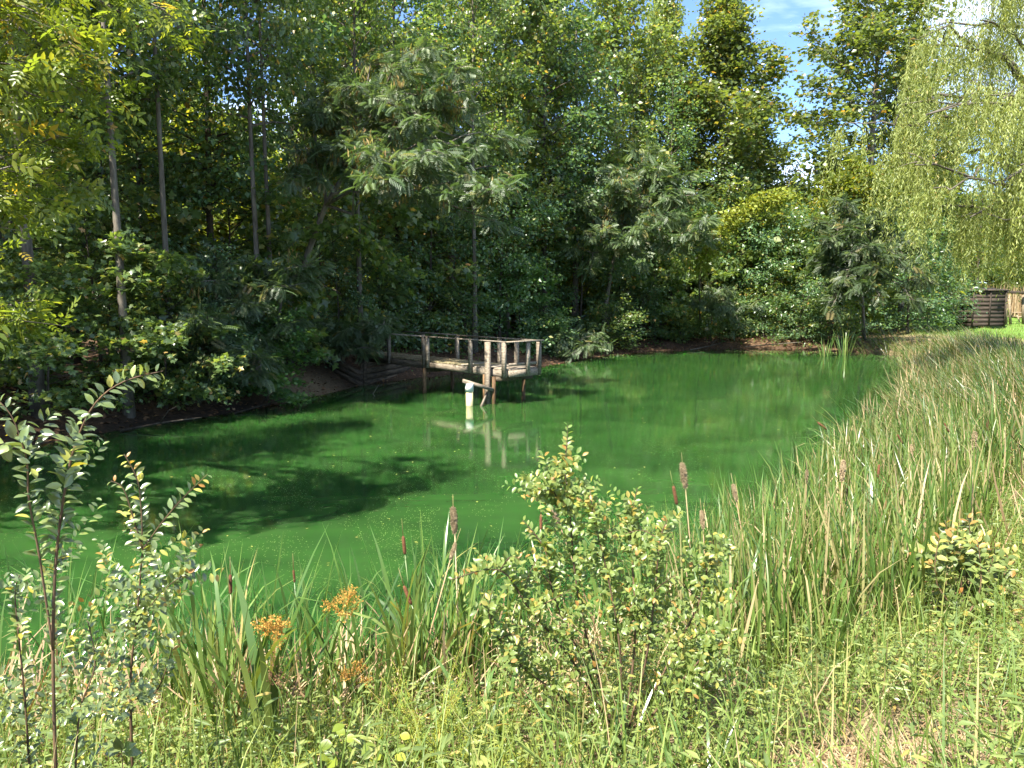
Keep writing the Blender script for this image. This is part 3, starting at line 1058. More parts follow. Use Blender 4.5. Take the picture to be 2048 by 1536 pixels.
mimosa('large mimosa with forked leaning trunk and tan seed pods left of the dock', at(578, 23.6),
       [(590, 590, 23.5), (618, 500, 23.2), (652, 410, 22.8), (690, 345, 22.4)], 23,
       [(4, 745, 290, 21.0), (4, 880, 345, 20.5), (4, 960, 300, 21.5), (4, 800, 175, 22.5), (4, 690, 165, 22.5), (4, 930, 180, 22.0), (3, 610, 290, 22.0),
        (3, 900, 385, 20.0), (3, 990, 440, 20.5), (4, 860, 240, 20.8), (4, 760, 110, 23.0), (3, 780, 355, 20.3), (4, 840, 120, 22.6), (4, 640, 220, 22.6)],
       31, .13, .33, 15, 5, 75)
mimosa('mimosa bough tree drooping grey-green fronds low over the left bank', at(545, 21.9),
       [(556, 640, 21.7), (570, 560, 21.3)], 21,
       [(2, 420, 590, 19.6), (2, 400, 640, 19.0), (2, 500, 580, 20.0), (1, 460, 720, 18.9), (1, 420, 760, 18.6), (2, 600, 545, 20.2), (1, 510, 740, 19.2), (2, 450, 540, 20.0), (1, 400, 710, 18.7)],
       32, .07, .31, 14, 6, 4)
mimosa('small low mimosa spreading over the landward end of the dock', at(668, 26.6),
       [(690, 690, 26.3)], 26,
       [(1, 775, 655, 25.0), (1, 740, 672, 24.8), (1, 720, 705, 24.6), (1, 660, 650, 25.5), (1, 700, 660, 24.8)],
       33, .045, .30, 12, 6, 0)
mimosa('wide mimosa with brown seed pods hanging over the far bank in mid picture', at(1200, 40.5),
       [(1215, 590, 40.3), (1230, 500, 39.6), (1255, 440, 39.0)], 39,
       [(3, 1160, 410, 37.5), (3, 1180, 470, 37.0), (3, 1250, 360, 37.5), (3, 1330, 330, 38.0), (3, 1400, 390, 37.5), (3, 1420, 480, 36.6), (3, 1330, 440, 36.5),
        (2, 1280, 520, 36.8), (2, 1370, 500, 37.0), (3, 1300, 300, 38.5), (2, 1180, 540, 37.0), (3, 1380, 345, 38.0)],
       34, .13, .42, 14, 5, 70, 4)
mimosa('small mimosa with a silvery hanging bough low over the far bank', at(1420, 44.2),
       [(1425, 620, 43.6), (1430, 590, 43.0)], 43,
       [(2, 1400, 610, 41.5), (2, 1460, 630, 41.3), (2, 1480, 650, 41.2), (2, 1440, 585, 41.8)],
       35, .05, .38, 11, 5, 0)
mimosa('yellow-green mimosa with long arching bough at the right of the far bank', at(1730, 42.0),
       [(1725, 600, 41.5), (1715, 520, 40.5), (1700, 470, 40.0)], 40,
       [(3, 1690, 400, 39.0), (3, 1800, 520, 37.5), (3, 1850, 550, 37.5), (2, 1690, 560, 37.5), (3, 1660, 480, 38.0), (2, 1760, 590, 37.0), (3, 1770, 420, 38.5), (2, 1700, 510, 37.6), (2, 1660, 620, 38.5), (2, 1820, 600, 37.5)],
       36, .09, .46, 14, 5, 10, 4)
mimosa('drooping grey mimosa bush on the bank right of the dock corner', at(1120, 36.4),
       [(1130, 680, 36.0)], 36,
       [(1, 1100, 690, 34.4), (1, 1180, 690, 34.5), (1, 1150, 705, 34.2), (1, 1090, 665, 34.8)],
       37, .04, .36, 11, 6, 0)


def arching_vine():
    t = thing('climbing_vine', 'pale vine-covered bough arching up to the right in front of the far trees', 'vine', at(1405, 42.5))
    b = np.array(t.location)
    rng = rng_(91)
    pts = np.array([PY(u, v, y) - b for u, v, y in [(1400, 640, 42.0), (1398, 540, 40.0), (1425, 480, 38.4), (1470, 430, 37.6), (1525, 400, 37.2), (1580, 392, 37.0)]])
    gt, gl = Geo(), Geo()
    tube(gt, pts, np.linspace(.05, .012, 6), 5)
    N = 3400
    s = rng.uniform(1.0, 5, N)
    i = np.clip(s.astype(int), 0, 4)
    f = (s - i)[:, None]
    c = pts[i] * (1 - f) + pts[i + 1] * f
    c = c + rng.normal(0, 1, (N, 3)) * np.array([.3, .3, .22]) - ZUP * .05
    ll = rng.uniform(.13, .26, N)
    leaves(gl, c, rng.normal(0, 1, (N, 3)) + np.array([.6, 0, -.5]), rng.normal(0, .5, (N, 3)) + ZUP * .8, ll, ll * .6, DI, rng.random(N))
    gt.obj('stem', M['greybark'], t, True)
    gl.obj('foliage', M['feather'], t)


arching_vine()


def ash():
    base = np.array([-9.6, 9.2, hz(-9.6, 9.2)])
    t = thing('ash_tree', 'near tree leaning in from the left edge with yellow-green compound leaves', 'tree', base)
    rng = rng_(41)
    gt, gl = Geo(), Geo()
    tp = np.array([[0, 0, -.3], [.1, 0, 1.6], [.4, -.2, 3.4], [.5, -.3, 5.4], [.5, -.3, 7.6], [.5, -.3, 9.6]])
    tube(gt, tp, [.22, .17, .15, .12, .08, .03], 8)
    limbs = []
    ends = [(60, 240, 8.1, 2), (165, 165, 8.5, 3), (215, 200, 8.7, 3), (250, 30, 8.5, 4), (330, 20, 9.0, 4), (140, 60, 7.8, 4), (40, 130, 7.4, 3), (120, 270, 8.3, 2), (180, 290, 8.7, 2),
            (110, 330, 8.3, 2), (50, 390, 7.8, 2), (120, 370, 8.5, 2), (30, 330, 7.4, 2), (0, 440, 7.6, 1), (60, -40, 7.8, 4), (200, -60, 8.3, 5), (330, -80, 9.0, 5), (40, 60, 7.6, 4),
            (25, 610, 7.8, 1), (40, 640, 7.6, 1), (-60, 200, 7.4, 3), (-90, 20, 7.8, 4), (-120, 400, 7.8, 2), (90, 200, 7.8, 3), (0, 20, 7.3, 4), (100, 20, 8.3, 4), (160, 100, 8.3, 4)]
    for u, v, y, k in ends:
        e = PY(u, v, y) - base
        L = np.linalg.norm(e - tp[k])
        m = limb(tp[k], e, .06 * L, 6, rng, .03)
        tube(gt, m, np.linspace(.045, .008, 6), 5, cap=False)
        limbs.append((m, .62 * L))
    # compound leaves: a rachis with 7 leaflets
    V, T = [], []
    lv, lt = LA
    for a, s in [(.25, 1), (.25, -1), (.5, 1), (.5, -1), (.75, 1), (.75, -1), (.85, 0)]:
        ang = s * 1.05
        R2 = np.array([[math.cos(ang), -math.sin(ang)], [math.sin(ang), math.cos(ang)]])
        xy = (lv[:, :2] * np.array([.38, .17])) @ R2.T + np.array([a, 0])
        V0 = np.column_stack([xy, lv[:, 2] * .3 - .2 * a * a])
        T.append(lt + len(V) * len(lv))
        V.append(V0)
    comp = (np.concatenate(V), np.concatenate(T))
    dress(gl, gt, rng, limbs, 12, 6, .44, .24, 1.0, comp, s0=.5, flat=.25, droop=.2, spread=.07, updir=.75, twigr=.004)
    gt.obj('trunk', M['greybark'], t, True)
    gl.obj('crown', M['ash'], t)


ash()


def willow():
    base = np.array([19.6, 27.0, hz(19.6, 27.0)])
    t = thing('willow_tree', 'big weeping willow with hanging yellow-green strands at the right edge', 'tree', base)
    rng = rng_(51)
    gt, gl = Geo(), Geo()
    tp = np.array([[0, 0, -.3], [.1, 0, 1.6], [0, .1, 3.2], [-.2, .1, 5.0], [-.1, 0, 7.0], [.1, 0, 9.5]])
    tube(gt, tp, [.5, .42, .38, .3, .2, .12], 9)
    limbs = []
    ends = [(1890, 90, 23.5, 4), (1840, 75, 25, 4), (1960, 40, 23, 4), (1800, 210, 26, 4), (1850, 60, 27, 5), (1900, -60, 24, 5), (2000, -120, 23, 5), (2060, -60, 23, 5),
            (1790, 250, 24.5, 3), (1850, 230, 22.5, 3), (1930, 210, 22, 3), (2000, 200, 21.5, 3), (1760, 340, 25, 3), (1830, 330, 22.8, 2), (1900, 380, 22, 2), (1970, 360, 21.5, 2), (2040, 330, 21.5, 3), (2060, 420, 22, 2),
            (2120, 100, 22, 4), (2180, 250, 23, 3), (2250, 50, 25, 4), (2100, -100, 27, 5), (2200, 100, 29, 4), (1880, 160, 29, 4), (1960, 100, 30, 4), (2050, 250, 30, 3), (1840, 420, 26, 2), (1930, 440, 23.5, 2), (2010, 440, 23, 2)]
    for u, v, y, k in ends:
        e = PY(u, v, y) - base
        L = np.linalg.norm(e - tp[k])
        m = limb(tp[k], e, .16 * L, 8, rng, .02)
        tube(gt, m, np.linspace(.11, .02, 8), 5, cap=False)
        limbs.append(m)
        for j in range(3):
            q = m[rng.integers(3, 8)]
            e2 = q + np.array([rng.normal(0, .9), rng.normal(0, .9), rng.uniform(-.1, .5)])
            m2 = limb(q, e2, .15, 5, rng, .03)
            tube(gt, m2, np.linspace(.025, .008, 5), 4, cap=False)
            limbs.append(m2)
    NS = 2000
    K = 40
    P0 = []
    for _ in range(NS):
        m = limbs[rng.integers(len(limbs))]
        s = rng.uniform(.3, 1) * (len(m) - 1)
        i = min(int(s), len(m) - 2)
        P0.append(m[i] * (1 - s + i) + m[i + 1] * (s - i) + rng.normal(0, .10, 3))
    P0 = np.array(P0)
    ln = rng.uniform(.9, 3.3, NS)
    ln = np.clip(np.minimum(ln, P0[:, 2] + base[2] - rng.uniform(2.5, 5.0, NS)), .25, None)
    dr = np.stack([rng.normal(-.10, .12, NS), rng.normal(-.05, .12, NS)], -1)
    tt = np.linspace(.04, 1, K)
    X = P0[:, None, :] + np.concatenate([dr[:, None, :] * (ln[:, None] * np.sqrt(tt))[..., None], -(ln[:, None] * tt ** 1.15)[..., None]], -1)
    X = X + rng.normal(0, .022, X.shape)
    N = NS * K
    ax = np.stack([rng.normal(0, .55, N), rng.normal(0, .55, N), -np.ones(N)], -1)
    L = rng.uniform(.09, .17, N)
    leaves(gl, X.reshape(-1, 3), ax, rng.normal(0, 1, (N, 3)), L, L * .24, DI, np.repeat(rng.random(NS) * .6, K) + rng.random(N) * .4)
    # the hanging shoots themselves
    for s in range(0, NS, 3):
        q = X[s][[0, 11, 22, 33]]
        tube(gl, q, [.006, .005, .004, .002], 3, R=.95, cap=False)
    gt.obj('trunk', M['greybark'], t, True)
    gl.obj('crown', M['willow'], t)


willow()

# ------------------------------------------------------------------ dock
A0 = np.array([-.10, 20.62, 0.0])
E1 = np.array([-.672, .741, 0.0])          # toward the shore
E2 = np.array([.741, .672, 0.0])           # across, away from the viewer
ROT = np.stack([E1, E2, ZUP], 1)
DOCKW, DOCKL, DECKZ, RAILZ = 1.06, 7.6, .985, 1.735


def dk(a, b, z):
    return A0 + E1 * a + E2 * b + ZUP * z


def dock():
    t = thing('dock', 'old grey wooden fishing dock with plank deck and post railing', 'dock', A0)
    rng = rng_(61)
    # planks
    n = 52
    wd = DOCKL / n
    for i in range(n):
        g = Geo()
        L = DOCKW + .06 + rng.uniform(-.025, .03)
        box(g, (0, 0, 0), (wd - .014, L, .036), jit=.003, rng=rng)
        pale = i in (5, 6, 9, 13)
        o = g.obj('plank', M['pale'] if pale else (M['wood'] if i < 9 else M['deck']), t)
        p = dk((i + .5) * wd, DOCKW / 2 + rng.normal(0, .01), DECKZ - .02 + rng.normal(0, .004)) - A0
        o.matrix_basis = Matrix.Translation(Vector(p)) @ Matrix(ROT.tolist()).to_4x4() @ Matrix.Rotation(rng.normal(0, .006), 4, 'Z')

    def part(name, c, s, mat, rot=ROT, jit=.004):
        g = Geo()
        box(g, (0, 0, 0), s, jit=jit, rng=rng)
        o = g.obj(name, mat, t)
        o.matrix_basis = Matrix.Translation(Vector(np.asarray(c) - A0)) @ Matrix(np.asarray(rot).tolist()).to_4x4()
        return o
    # side and end beams under the deck
    for b, nm in ((-.045, 'side_beam'), (DOCKW + .045, 'side_beam')):
        part(nm, dk(DOCKL / 4, b, DECKZ - .135), (DOCKL / 2 - .01, .05, .19), M['wood'])
        part(nm, dk(DOCKL * .75, b, DECKZ - .14), (DOCKL / 2 - .01, .05, .19), M['oldwood'])
    part('end_beam', dk(-.03, DOCKW / 2, DECKZ - .135), (.045, DOCKW + .02, .19), M['wood'])
    for a in (1.0, 2.4, 3.9, 5.3):
        part('joist', dk(a, DOCKW / 2, DECKZ - .13), (.045, DOCKW + .02, .17), M['oldwood'])
    part('cross_beam', dk(.35, DOCKW / 2, DECKZ - .30), (.13, DOCKW + .26, .13), M['oldwood'])
    part('cross_beam', dk(3.8, DOCKW / 2, DECKZ - .30), (.13, DOCKW + .26, .13), M['oldwood'])
    # railing posts
    nearp = [(.04, .135, .72), (1.5, .115, .80), (3.58, .115, .84), (3.78, .12, .9), (5.72, .12, .84)]
    for a, w_, bot in nearp:
        z0 = DECKZ - .21 if a > .1 else DECKZ - .24
        z0 = z0 - (.1 if a == 3.80 else 0)
        part('post', dk(a, -.045 - .026 - w_ * .34, (z0 + RAILZ - .02) / 2), (w_, w_ * .62, RAILZ - .02 - z0), M['wood'])
    for a, w_ in ((.02, .135), (.95, .13), (1.7, .115), (3.75, .13), (5.6, .12)):
        z0 = DECKZ - .23
        part('post', dk(a, DOCKW + .045 + .026 + w_ * .34, (z0 + RAILZ - .02) / 2), (w_, w_ * .62, RAILZ - .02 - z0), M['wood'])
    part('post', dk(-.085, DOCKW * .62, (DECKZ - .2 + RAILZ) / 2), (.06, .12, RAILZ - DECKZ + .16), M['wood'])
    # rails (flat boards on the posts) and the kick rail at the end
    for a0, a1, b, nm in ((-.06, 3.72, -.10, 1), (3.74, 6.6, -.10, 1), (-.06, 3.74, DOCKW + .10, 1), (3.76, 6.8, DOCKW + .10, 1)):
        d = dk(a1, b, RAILZ) - dk(a0, b, RAILZ)
        part('rail', dk((a0 + a1) / 2, b, RAILZ - rng.uniform(0, .012)), (a1 - a0, .095, .034), M['wood'])
    part('rail', dk(-.112, DOCKW / 2, RAILZ + .0), (.10, DOCKW + .30, .034), M['wood'])
    part('kick_rail', dk(-.02, DOCKW / 2, DECKZ + .12), (.035, DOCKW - .02, .075), M['wood'])
    # piles down into the pond bed
    for a, b, r_, lean in ((.42, -.16, .055, (.0, 0)), (3.72, -.15, .062, (.02, 0)), (3.9, DOCKW + .02, .06, (0, 0)), (.55, DOCKW + .02, .058, (.0, .0))):
        g = Geo()
        p = dk(a, b, 0)
        top = DECKZ - .23
        tube(g, [p + np.array([0, 0, -1.0]) - A0, p + np.array([lean[0] * .5, 0, .3]) - A0, p + np.array([lean[0], 0, top]) - A0], [r_ * 1.05, r_, r_ * .95], 9)
        g.obj('pile', M['pile'], t, True)
    part('pile', dk(.62, -.21, .62), (.145, .11, 2.18), M['wood'])
    part('pile', dk(.76, -.22, .30), (.055, .06, 1.0), M['pile'])
    d = PZ(965, 812, 0.02) - dk(.62, -.2, .30)
    part('brace', (PZ(963, 812, 0.0) + dk(.60, -.24, .32)) / 2, (np.linalg.norm(PZ(963, 812, 0.0) - dk(.60, -.24, .32)) + .1, .04, .075), M['wood'], frame_x(dk(.60, -.24, .32) - PZ(963, 812, 0.0)))
    # fallen leaf moss along the landward edge
    g = Geo()
    N = 1400
    a = 2.2 + 5.2 * rng.random(N) ** .7
    b = rng.uniform(-.05, DOCKW + .05, N)
    pos = A0 * 0 + np.outer(a, E1) + np.outer(b, E2) + ZUP * (DECKZ + .008)
    ll = rng.uniform(.02, .055, N)
    leaves(g, pos, rng.normal(0, 1, (N, 3)) * np.array([1, 1, .12]), ZUP + rng.normal(0, .25, (N, 3)), ll, ll * .6, DI, rng.random(N))
    o = g.obj('fallen_leaves', M['litter'], None)
    o.location = tuple(A0)
    tag(o, 'brown fallen leaves scattered on the dock planks', 'leaves', kind='stuff')


dock()


def pipe():
    p = PZ(939, 811, 0.0)
    t = thing('standpipe', 'yellowed plastic standpipe with white cap standing in water by the dock', 'pipe', (p[0], p[1], -.6))
    g = Geo()
    r = .098
    lathe(g, [(0, 0), (r, 0), (r, 1.02), (0, 1.02)], 20)
    g.obj('pipe_body', M['pvc'], t, True)
    g = Geo()
    lathe(g, [(r + .002, .985), (r + .017, .985), (r + .017, 1.20), (r + .008, 1.212), (0, 1.212)], 20)
    g.obj('pipe_cap', M['white'], t, True)
    a = np.array([p[0] - .10, p[1] - .03, .665])
    b = dk(.45, -.28, .43)
    g = Geo()
    fr = frame_x(b - a)
    box(g, (0, 0, 0), (np.linalg.norm(b - a) + .16, .13, .10), jit=.006, rng=rng_(5))
    o = g.obj('timber', M['wood'])
    o.matrix_basis = Matrix.Translation(Vector((a + b) / 2)) @ Matrix(fr.tolist()).to_4x4()
    tag(o, 'grey beam slanting from the white pipe cap down to the dock pile', 'beam')


pipe()


def crib():
    p0 = PZ(722, 772, 0.0)
    p1 = PZ(822, 748, 0.06)
    base = p0
    t = thing('retaining_wall', 'low wall of stacked dark boards holding the bank under the dock', 'retaining wall', base)
    d = p1 - p0
    d[2] = 0
    L = np.linalg.norm(d)
    fr = frame_x(d)
    rng = rng_(71)

    def bd(nm, c, s, rot, mat):
        g = Geo()
        box(g, (0, 0, 0), s, jit=.008, rng=rng)
        o = g.obj(nm, mat, t)
        o.matrix_basis = Matrix.Translation(Vector(c - base)) @ Matrix(np.asarray(rot).tolist()).to_4x4()
    for i, z in enumerate((.07, .27, .47, .66)):
        k = (1.0, .98, .9, .72)[i]
        bd('board', p0 + d * k * .5 + ZUP * z + fr[:, 1] * rng.normal(.0, .008), (L * k, .05, .17), fr, M['oldwood'])
    bd('post', p0 - fr[:, 1] * .07 + ZUP * .30 + d * .04, (.1, .09, .9), fr, M['oldwood'])
    bd('post', p0 - fr[:, 1] * .02 + ZUP * .25 + d * .45 + fr[:, 1] * .08, (.1, .09, 1.0), fr, M['oldwood'])
    e = PZ(655, 735, .55)
    d2 = e - p0
    for i, z in enumerate((.05, .24, .42)):
        q = p0 + ZUP * z
        r_ = e + ZUP * (z - .05)
        bd('board', (q + r_) / 2, (np.linalg.norm(r_ - q), .05, .16), frame_x(r_ - q), M['oldwood'])


crib()
g = Geo()
sp = np.array([PZ(752, 796, -.05), PZ(746, 790, .03) + ZUP * .03, PZ(749, 783, .12), PZ(757, 770, .27)])
tube(g, sp, [.010, .012, .009, .005], 5)
tag(g.obj('stick', M['greybark'], None, True), 'thin bare stick poking up from the water left of the dock', 'stick')

for k, (pl, r0, lab) in enumerate((
    ([(1318, 676, .45), (1340, 655, 1.0), (1362, 625, 1.9)], .05, 'pale leaning dead stem on the far bank below the wide mimosa'),
    ([(1490, 694, .1), (1530, 690, .25), (1580, 686, .5)], .035, 'fallen grey branch lying on the mud left of the far reed tufts'),
    ([(1380, 700, .05), (1420, 692, .2), (1445, 684, .3)], .03, 'small fallen branch on the middle of the far bank'),
    ([(470, 826, .02), (520, 812, .12), (560, 800, .3)], .025, 'dark fallen branch at the foot of the left bank'),
    ([(240, 862, .02), (320, 846, .15), (380, 838, .2)], .03, 'dead branch lying along the dark undercut bank at the left'))):
    pp = np.array([PZ(*q) for q in pl])
    gb = Geo()
    qq = np.concatenate([pp, (pp[-1:] + (pp[-1:] - pp[-2:-1]) * .4)])
    tube(gb, qq, np.linspace(r0, r0 * .3, len(qq)), 6)
    e0 = qq[1]
    tube(gb, [e0, e0 + np.array([.25, -.1, .3]), e0 + np.array([.5, -.1, .42])], [r0 * .5, r0 * .3, .005], 5)
    tag(gb.obj('fallen_branch', M['greybark'] if k < 3 else M['bark'], None, True), lab, 'branch')

# ------------------------------------------------------------------ far right: shed, frame, table
def shed():
    base = PZ(1958, 652, .95)
    t = thing('shed', 'small dark board shed under the willow at the edge of the lawn', 'shed', base)
    rng = rng_(81)
    wv, hh, dp = 2.1, 2.35, 1.8
    for i in range(9):
        z = (i + .5) * hh / 9
        for (cx, cy, sx, sy) in ((0, -dp / 2, wv, .03), (-wv / 2, 0, .03, dp - .05)):
            g = Geo()
            box(g, (cx + rng.normal(0, .006), cy + rng.normal(0, .006), z), (sx + rng.normal(0, .03), sy, hh / 9 - .008), jit=.005, rng=rng)
            g.obj('board', M['shed'], t)
    for x in (-wv / 2, 0.05, wv / 2):
        g = Geo()
        box(g, (x, -dp / 2 - .045, hh / 2), (.09, .05, hh), jit=.004, rng=rng)
        g.obj('upright', M['shed'], t)
    g = Geo()
    box(g, (0, dp / 2, hh / 2), (wv, .04, hh))
    g.obj('back_wall', M['shed'], t)
    g = Geo()
    box(g, (wv / 2 + .01, 0, hh / 2), (.03, dp - .1, hh))
    g.obj('side_wall', M['shed'], t)
    g = Geo()
    box(g, (0, 0, hh + .06), (wv + .3, dp + .3, .07), rot=Matrix.Rotation(.07, 3, 'X'))
    g.obj('roof', M['shed'], t)


shed()


def pergola():
    base = PZ(2016, 648, .95)
    t = thing('wooden_frame', 'open frame of pale wooden posts with a dark top beam beside the shed', 'pergola', base)
    rng = rng_(82)
    b = base
    for u, v0, y in ((1994, 640, b[1] - .6), (2002, 640, b[1] - .3), (2012, 645, b[1]), (2021, 641, b[1] - 1), (2046, 641, b[1])):
        lo_, up_ = PY(u, 650, y), PY(u - (4 if u == 2021 else 0), 590, y)
        g = Geo()
        lo_[2] = .95
        L = np.linalg.norm(up_ - lo_)
        box(g, (0, 0, 0), (L, .13, .13), jit=.004, rng=rng)
        o = g.obj('post', M['post'], t)
        o.matrix_basis = Matrix.Translation(Vector((lo_ + up_) / 2 - b)) @ Matrix(frame_x(up_ - lo_, (0, 1, 0)).tolist()).to_4x4()
    a, c = PY(1990, 583, b[1] - .4), PY(2120, 588, b[1] - .4)
    g = Geo()
    box(g, (0, 0, 0), (np.linalg.norm(c - a), .2, .2), jit=.005, rng=rng)
    o = g.obj('top_beam', M['shed'], t)
    o.matrix_basis = Matrix.Translation(Vector((a + c) / 2 - b)) @ Matrix(frame_x(c - a).tolist()).to_4x4()


pergola()


def picnic():
    base = PZ(2046, 645, .95)
    t = thing('picnic_table', 'wooden picnic table on the lawn cut by the right edge', 'picnic table', base)
    for y in (-.3, -.1, .1, .3):
        g = Geo()
        box(g, (0, y, .74), (1.9, .17, .045))
        g.obj('plank', M['post'], t)
    for y in (-.72, .72):
        g = Geo()
        box(g, (0, y, .44), (1.9, .22, .045))
        g.obj('bench', M['post'], t)
    for x in (-.65, .65):
        for s in (-1, 1):
            g = Geo()
            tube(g, [(x, s * .18, .72), (x, s * .62, 0)], .055, 4)
            g.obj('leg', M['post'], t)
        g = Geo()
        box(g, (x + .06, 0, .40), (.045, 1.6, .09))
        g.obj('crossbar', M['post'], t)


picnic()
rng = rng_(83)
g = Geo()
base = PZ(2030, 620, 1.2)
# tall dry reeds/field edge behind the lawn
N = 2500
pos = np.stack([rng.uniform(34, 62, N), rng.uniform(62, 66, N), np.full(N, 1.2)], -1)
blades(g, pos, rng.uniform(1.5, 3.0, N), rng.uniform(0, 6.28, N), rng.uniform(0, .1, N), rng.uniform(0, .6, N), .05, rng, 3)
tag(g.obj('tall_dry_grass', M['straw']), 'tan strip of tall dry grass behind the lawn on the right', 'grass', kind='stuff')

# ------------------------------------------------------------------ litter on the far bank, low plants, lawn grass
rng = rng_(101)


def scatter(n, x0, x1, y0, y1, cond, rng):
    X = rng.uniform(x0, x1, n)
    Y = rng.uniform(y0, y1, n)
    D = pond_sd(X, Y)
    k = cond(X, Y, D)
    return X[k], Y[k], D[k]


X, Y, D = scatter(60000, -12, 24, 13, 50, lambda x, y, d: (d > .02) & (d < 3.2) & (nearness(x, y) < .4), rng)
Z = height(X, Y)
g = Geo()
N = len(X)
ll = rng.uniform(.06, .16, N)
leaves(g, np.stack([X, Y, Z + .012], -1), rng.normal(0, 1, (N, 3)) * np.array([1, 1, .25]), rng.normal(0, .4, (N, 3)) + ZUP, ll, ll * .7, DI, rng.random(N))
tag(g.obj('leaf_litter', M['litter']), 'reddish brown fallen leaves covering the far bank', 'leaf litter', kind='stuff')

X, Y, D = scatter(9000, -13, 24, 14, 52, lambda x, y, d: (d > .7) & (d < 5) & (nearness(x, y) < .4) & (np.sin(x * 1.3) + np.sin(y * .9 + x) + rng.normal(0, .6, len(x)) > .3), rng)
Z = height(X, Y)
g = Geo()
P = np.stack([X, Y, Z], -1)
for k in range(8):
    N = len(P)
    o = rng.normal(0, .09, (N, 3))
    o[:, 2] = rng.uniform(.03, .32, N)
    ll = rng.uniform(.07, .13, N)
    leaves(g, P + o, rng.normal(0, 1, (N, 3)), rng.normal(0, .4, (N, 3)) + ZUP, ll, ll * .7, DI, rng.random(N))
tag(g.obj('woodland_herbs', M['fresh']), 'low green herbs growing on the wooded bank', 'plants', kind='stuff')

X, Y, D = scatter(30000, 9, 50, 16, 64, lambda x, y, d: (d > 4.5) & (nearness(x, y) > .6) & (x > 23 - .0 * y), rng)
g = Geo()
N = len(X)
blades(g, np.stack([X, Y, height(X, Y) - .02], -1), rng.uniform(.08, .22, N), rng.uniform(0, 6.28, N), rng.uniform(0, .4, N), rng.uniform(0, 1, N), rng.uniform(.02, .04, N), rng, 2)
tag(g.obj('lawn_grass', M['grass']), 'bright mown grass of the lawn by the shed', 'grass', kind='stuff')

# floating bits
X, Y, D = scatter(1500, -9, 18, 6, 40, lambda x, y, d: d < -.4, rng)
g = Geo()
x2, y2, d2 = scatter(26000, -10, 20, 4, 43, lambda x, y, d: (d < -.02) & (d > -.9 * rng.random(len(x)) ** 1.5 - .05), rng)
X, Y = np.concatenate([X, x2]), np.concatenate([Y, y2])
N = len(X)
ll = rng.uniform(.02, .065, N)
leaves(g, np.stack([X, Y, np.full(N, .006)], -1), rng.normal(0, 1, (N, 3)) * np.array([1, 1, 0]), np.tile(ZUP, (N, 1)) + rng.normal(0, .05, (N, 3)), ll, ll * .55, DI, rng.random(N), thick=.3)
tag(g.obj('floating_leaves', M['float']), 'tiny yellow leaves floating on the green pond', 'leaves', kind='stuff')

# ------------------------------------------------------------------ cattail belts
rng = rng_(111)


def reed_field(n, x0, x1, y0, y1, cond, hmin, hmax, lean_mu, wmin, wmax, S=4, dirn=PI * .8, dsp=.9, bendk=.5, m='reed', name='cattail_reeds', label='', zfloor=-.05):
    X, Y, D = scatter(n, x0, x1, y0, y1, cond, rng)
    N = len(X)
    Z = np.maximum(height(X, Y), zfloor)
    g = Geo()
    h = rng.uniform(hmin, hmax, N)
    az = rng.normal(dirn, dsp, N)
    lean = np.abs(rng.normal(lean_mu, .13, N))
    bend = np.abs(rng.normal(0, bendk, N))
    bend = np.where(rng.random(N) < .12, rng.uniform(1.2, 2.4, N), bend)
    blades(g, np.stack([X, Y, Z], -1), h, az, lean, bend, rng.uniform(wmin, wmax, N), rng, S)
    return tag(g.obj(name, M[m]), label, 'reeds', kind='stuff')


CL = lambda x, y: np.sin(x * 2.3 + 1.1 * y) * np.sin(y * 1.9 - .7 * x)
# right belt, mid distance to far
reed_field(26000, 2.0, 24, 8.5, 42, lambda x, y, d: (d > -.5 + .6 * CL(x, y)) & (d < 4.4) & (nearness(x, y) > .5) & (y < 24 + rng.normal(0, 2, len(x))), .75, 1.3, .22, .018, .032, 4,
           label='dense green cattail bed along the right shore of the pond')
reed_field(9000, 12, 24, 22, 42, lambda x, y, d: (d > -.9 + .5 * CL(x, y)) & (d < 3.0) & (nearness(x, y) > .5) & (y < 37 + rng.normal(0, 1.5, len(x))), .55, .95, .3, .018, .032, 4,
           name='far_reeds', label='shorter reeds at the far right corner of the pond below the willow')
# flattened, wind-laid reeds leaning out over the water on the right
reed_field(20000, 5, 24, 12, 42, lambda x, y, d: (d > -.55 + .5 * CL(x, y)) & (d < 2.4) & (nearness(x, y) > .5), .8, 1.5, .75, .018, .03, 5, PI * .9, .75, .7,
           name='leaning_reeds', label='pale wind-flattened reeds leaning out over the water on the right shore')
# front belt on the near shore
reed_field(5200, -4.2, 3.2, 4.3, 8.2, lambda x, y, d: (d > -.75) & (d < .5) & (nearness(x, y) > .4) & (CL(x * 1.5, y) + rng.normal(0, .5, len(x)) > .35), .7, 1.35, .13, .012, .022, 6, PI * .5, 1.6, .45,
           name='shore_reeds', label='thin green reeds and rushes along the near shore', m='cattail')
# grassy right part of the near bank
reed_field(9000, .8, 8.0, 4.0, 13, lambda x, y, d: (d > -.7) & (d < 1.5) & (x > 1.2), .75, 1.3, .12, .014, .026, 5, PI * .6, 1.4, .5,
           name='bank_reeds', label='tall reed bed right of the olive bush on the near shore', m='reed')


def straw_field(n, x0, x1, y0, y1, cond, hmin, hmax, name, label, lm=1.0, w=.02):
    X, Y, D = scatter(n, x0, x1, y0, y1, cond, rng)
    N = len(X)
    g = Geo()
    Z = np.maximum(height(X, Y), -.02)
    blades(g, np.stack([X, Y, Z + .01], -1), rng.uniform(hmin, hmax, N), rng.uniform(0, 6.28, N), np.clip(rng.normal(lm, .35, N), 0, 1.45), rng.normal(0, .4, N), rng.uniform(w * .6, w * 1.2, N), rng, 4)
    tag(g.obj(name, M['straw']), label, 'dead reeds', kind='stuff')


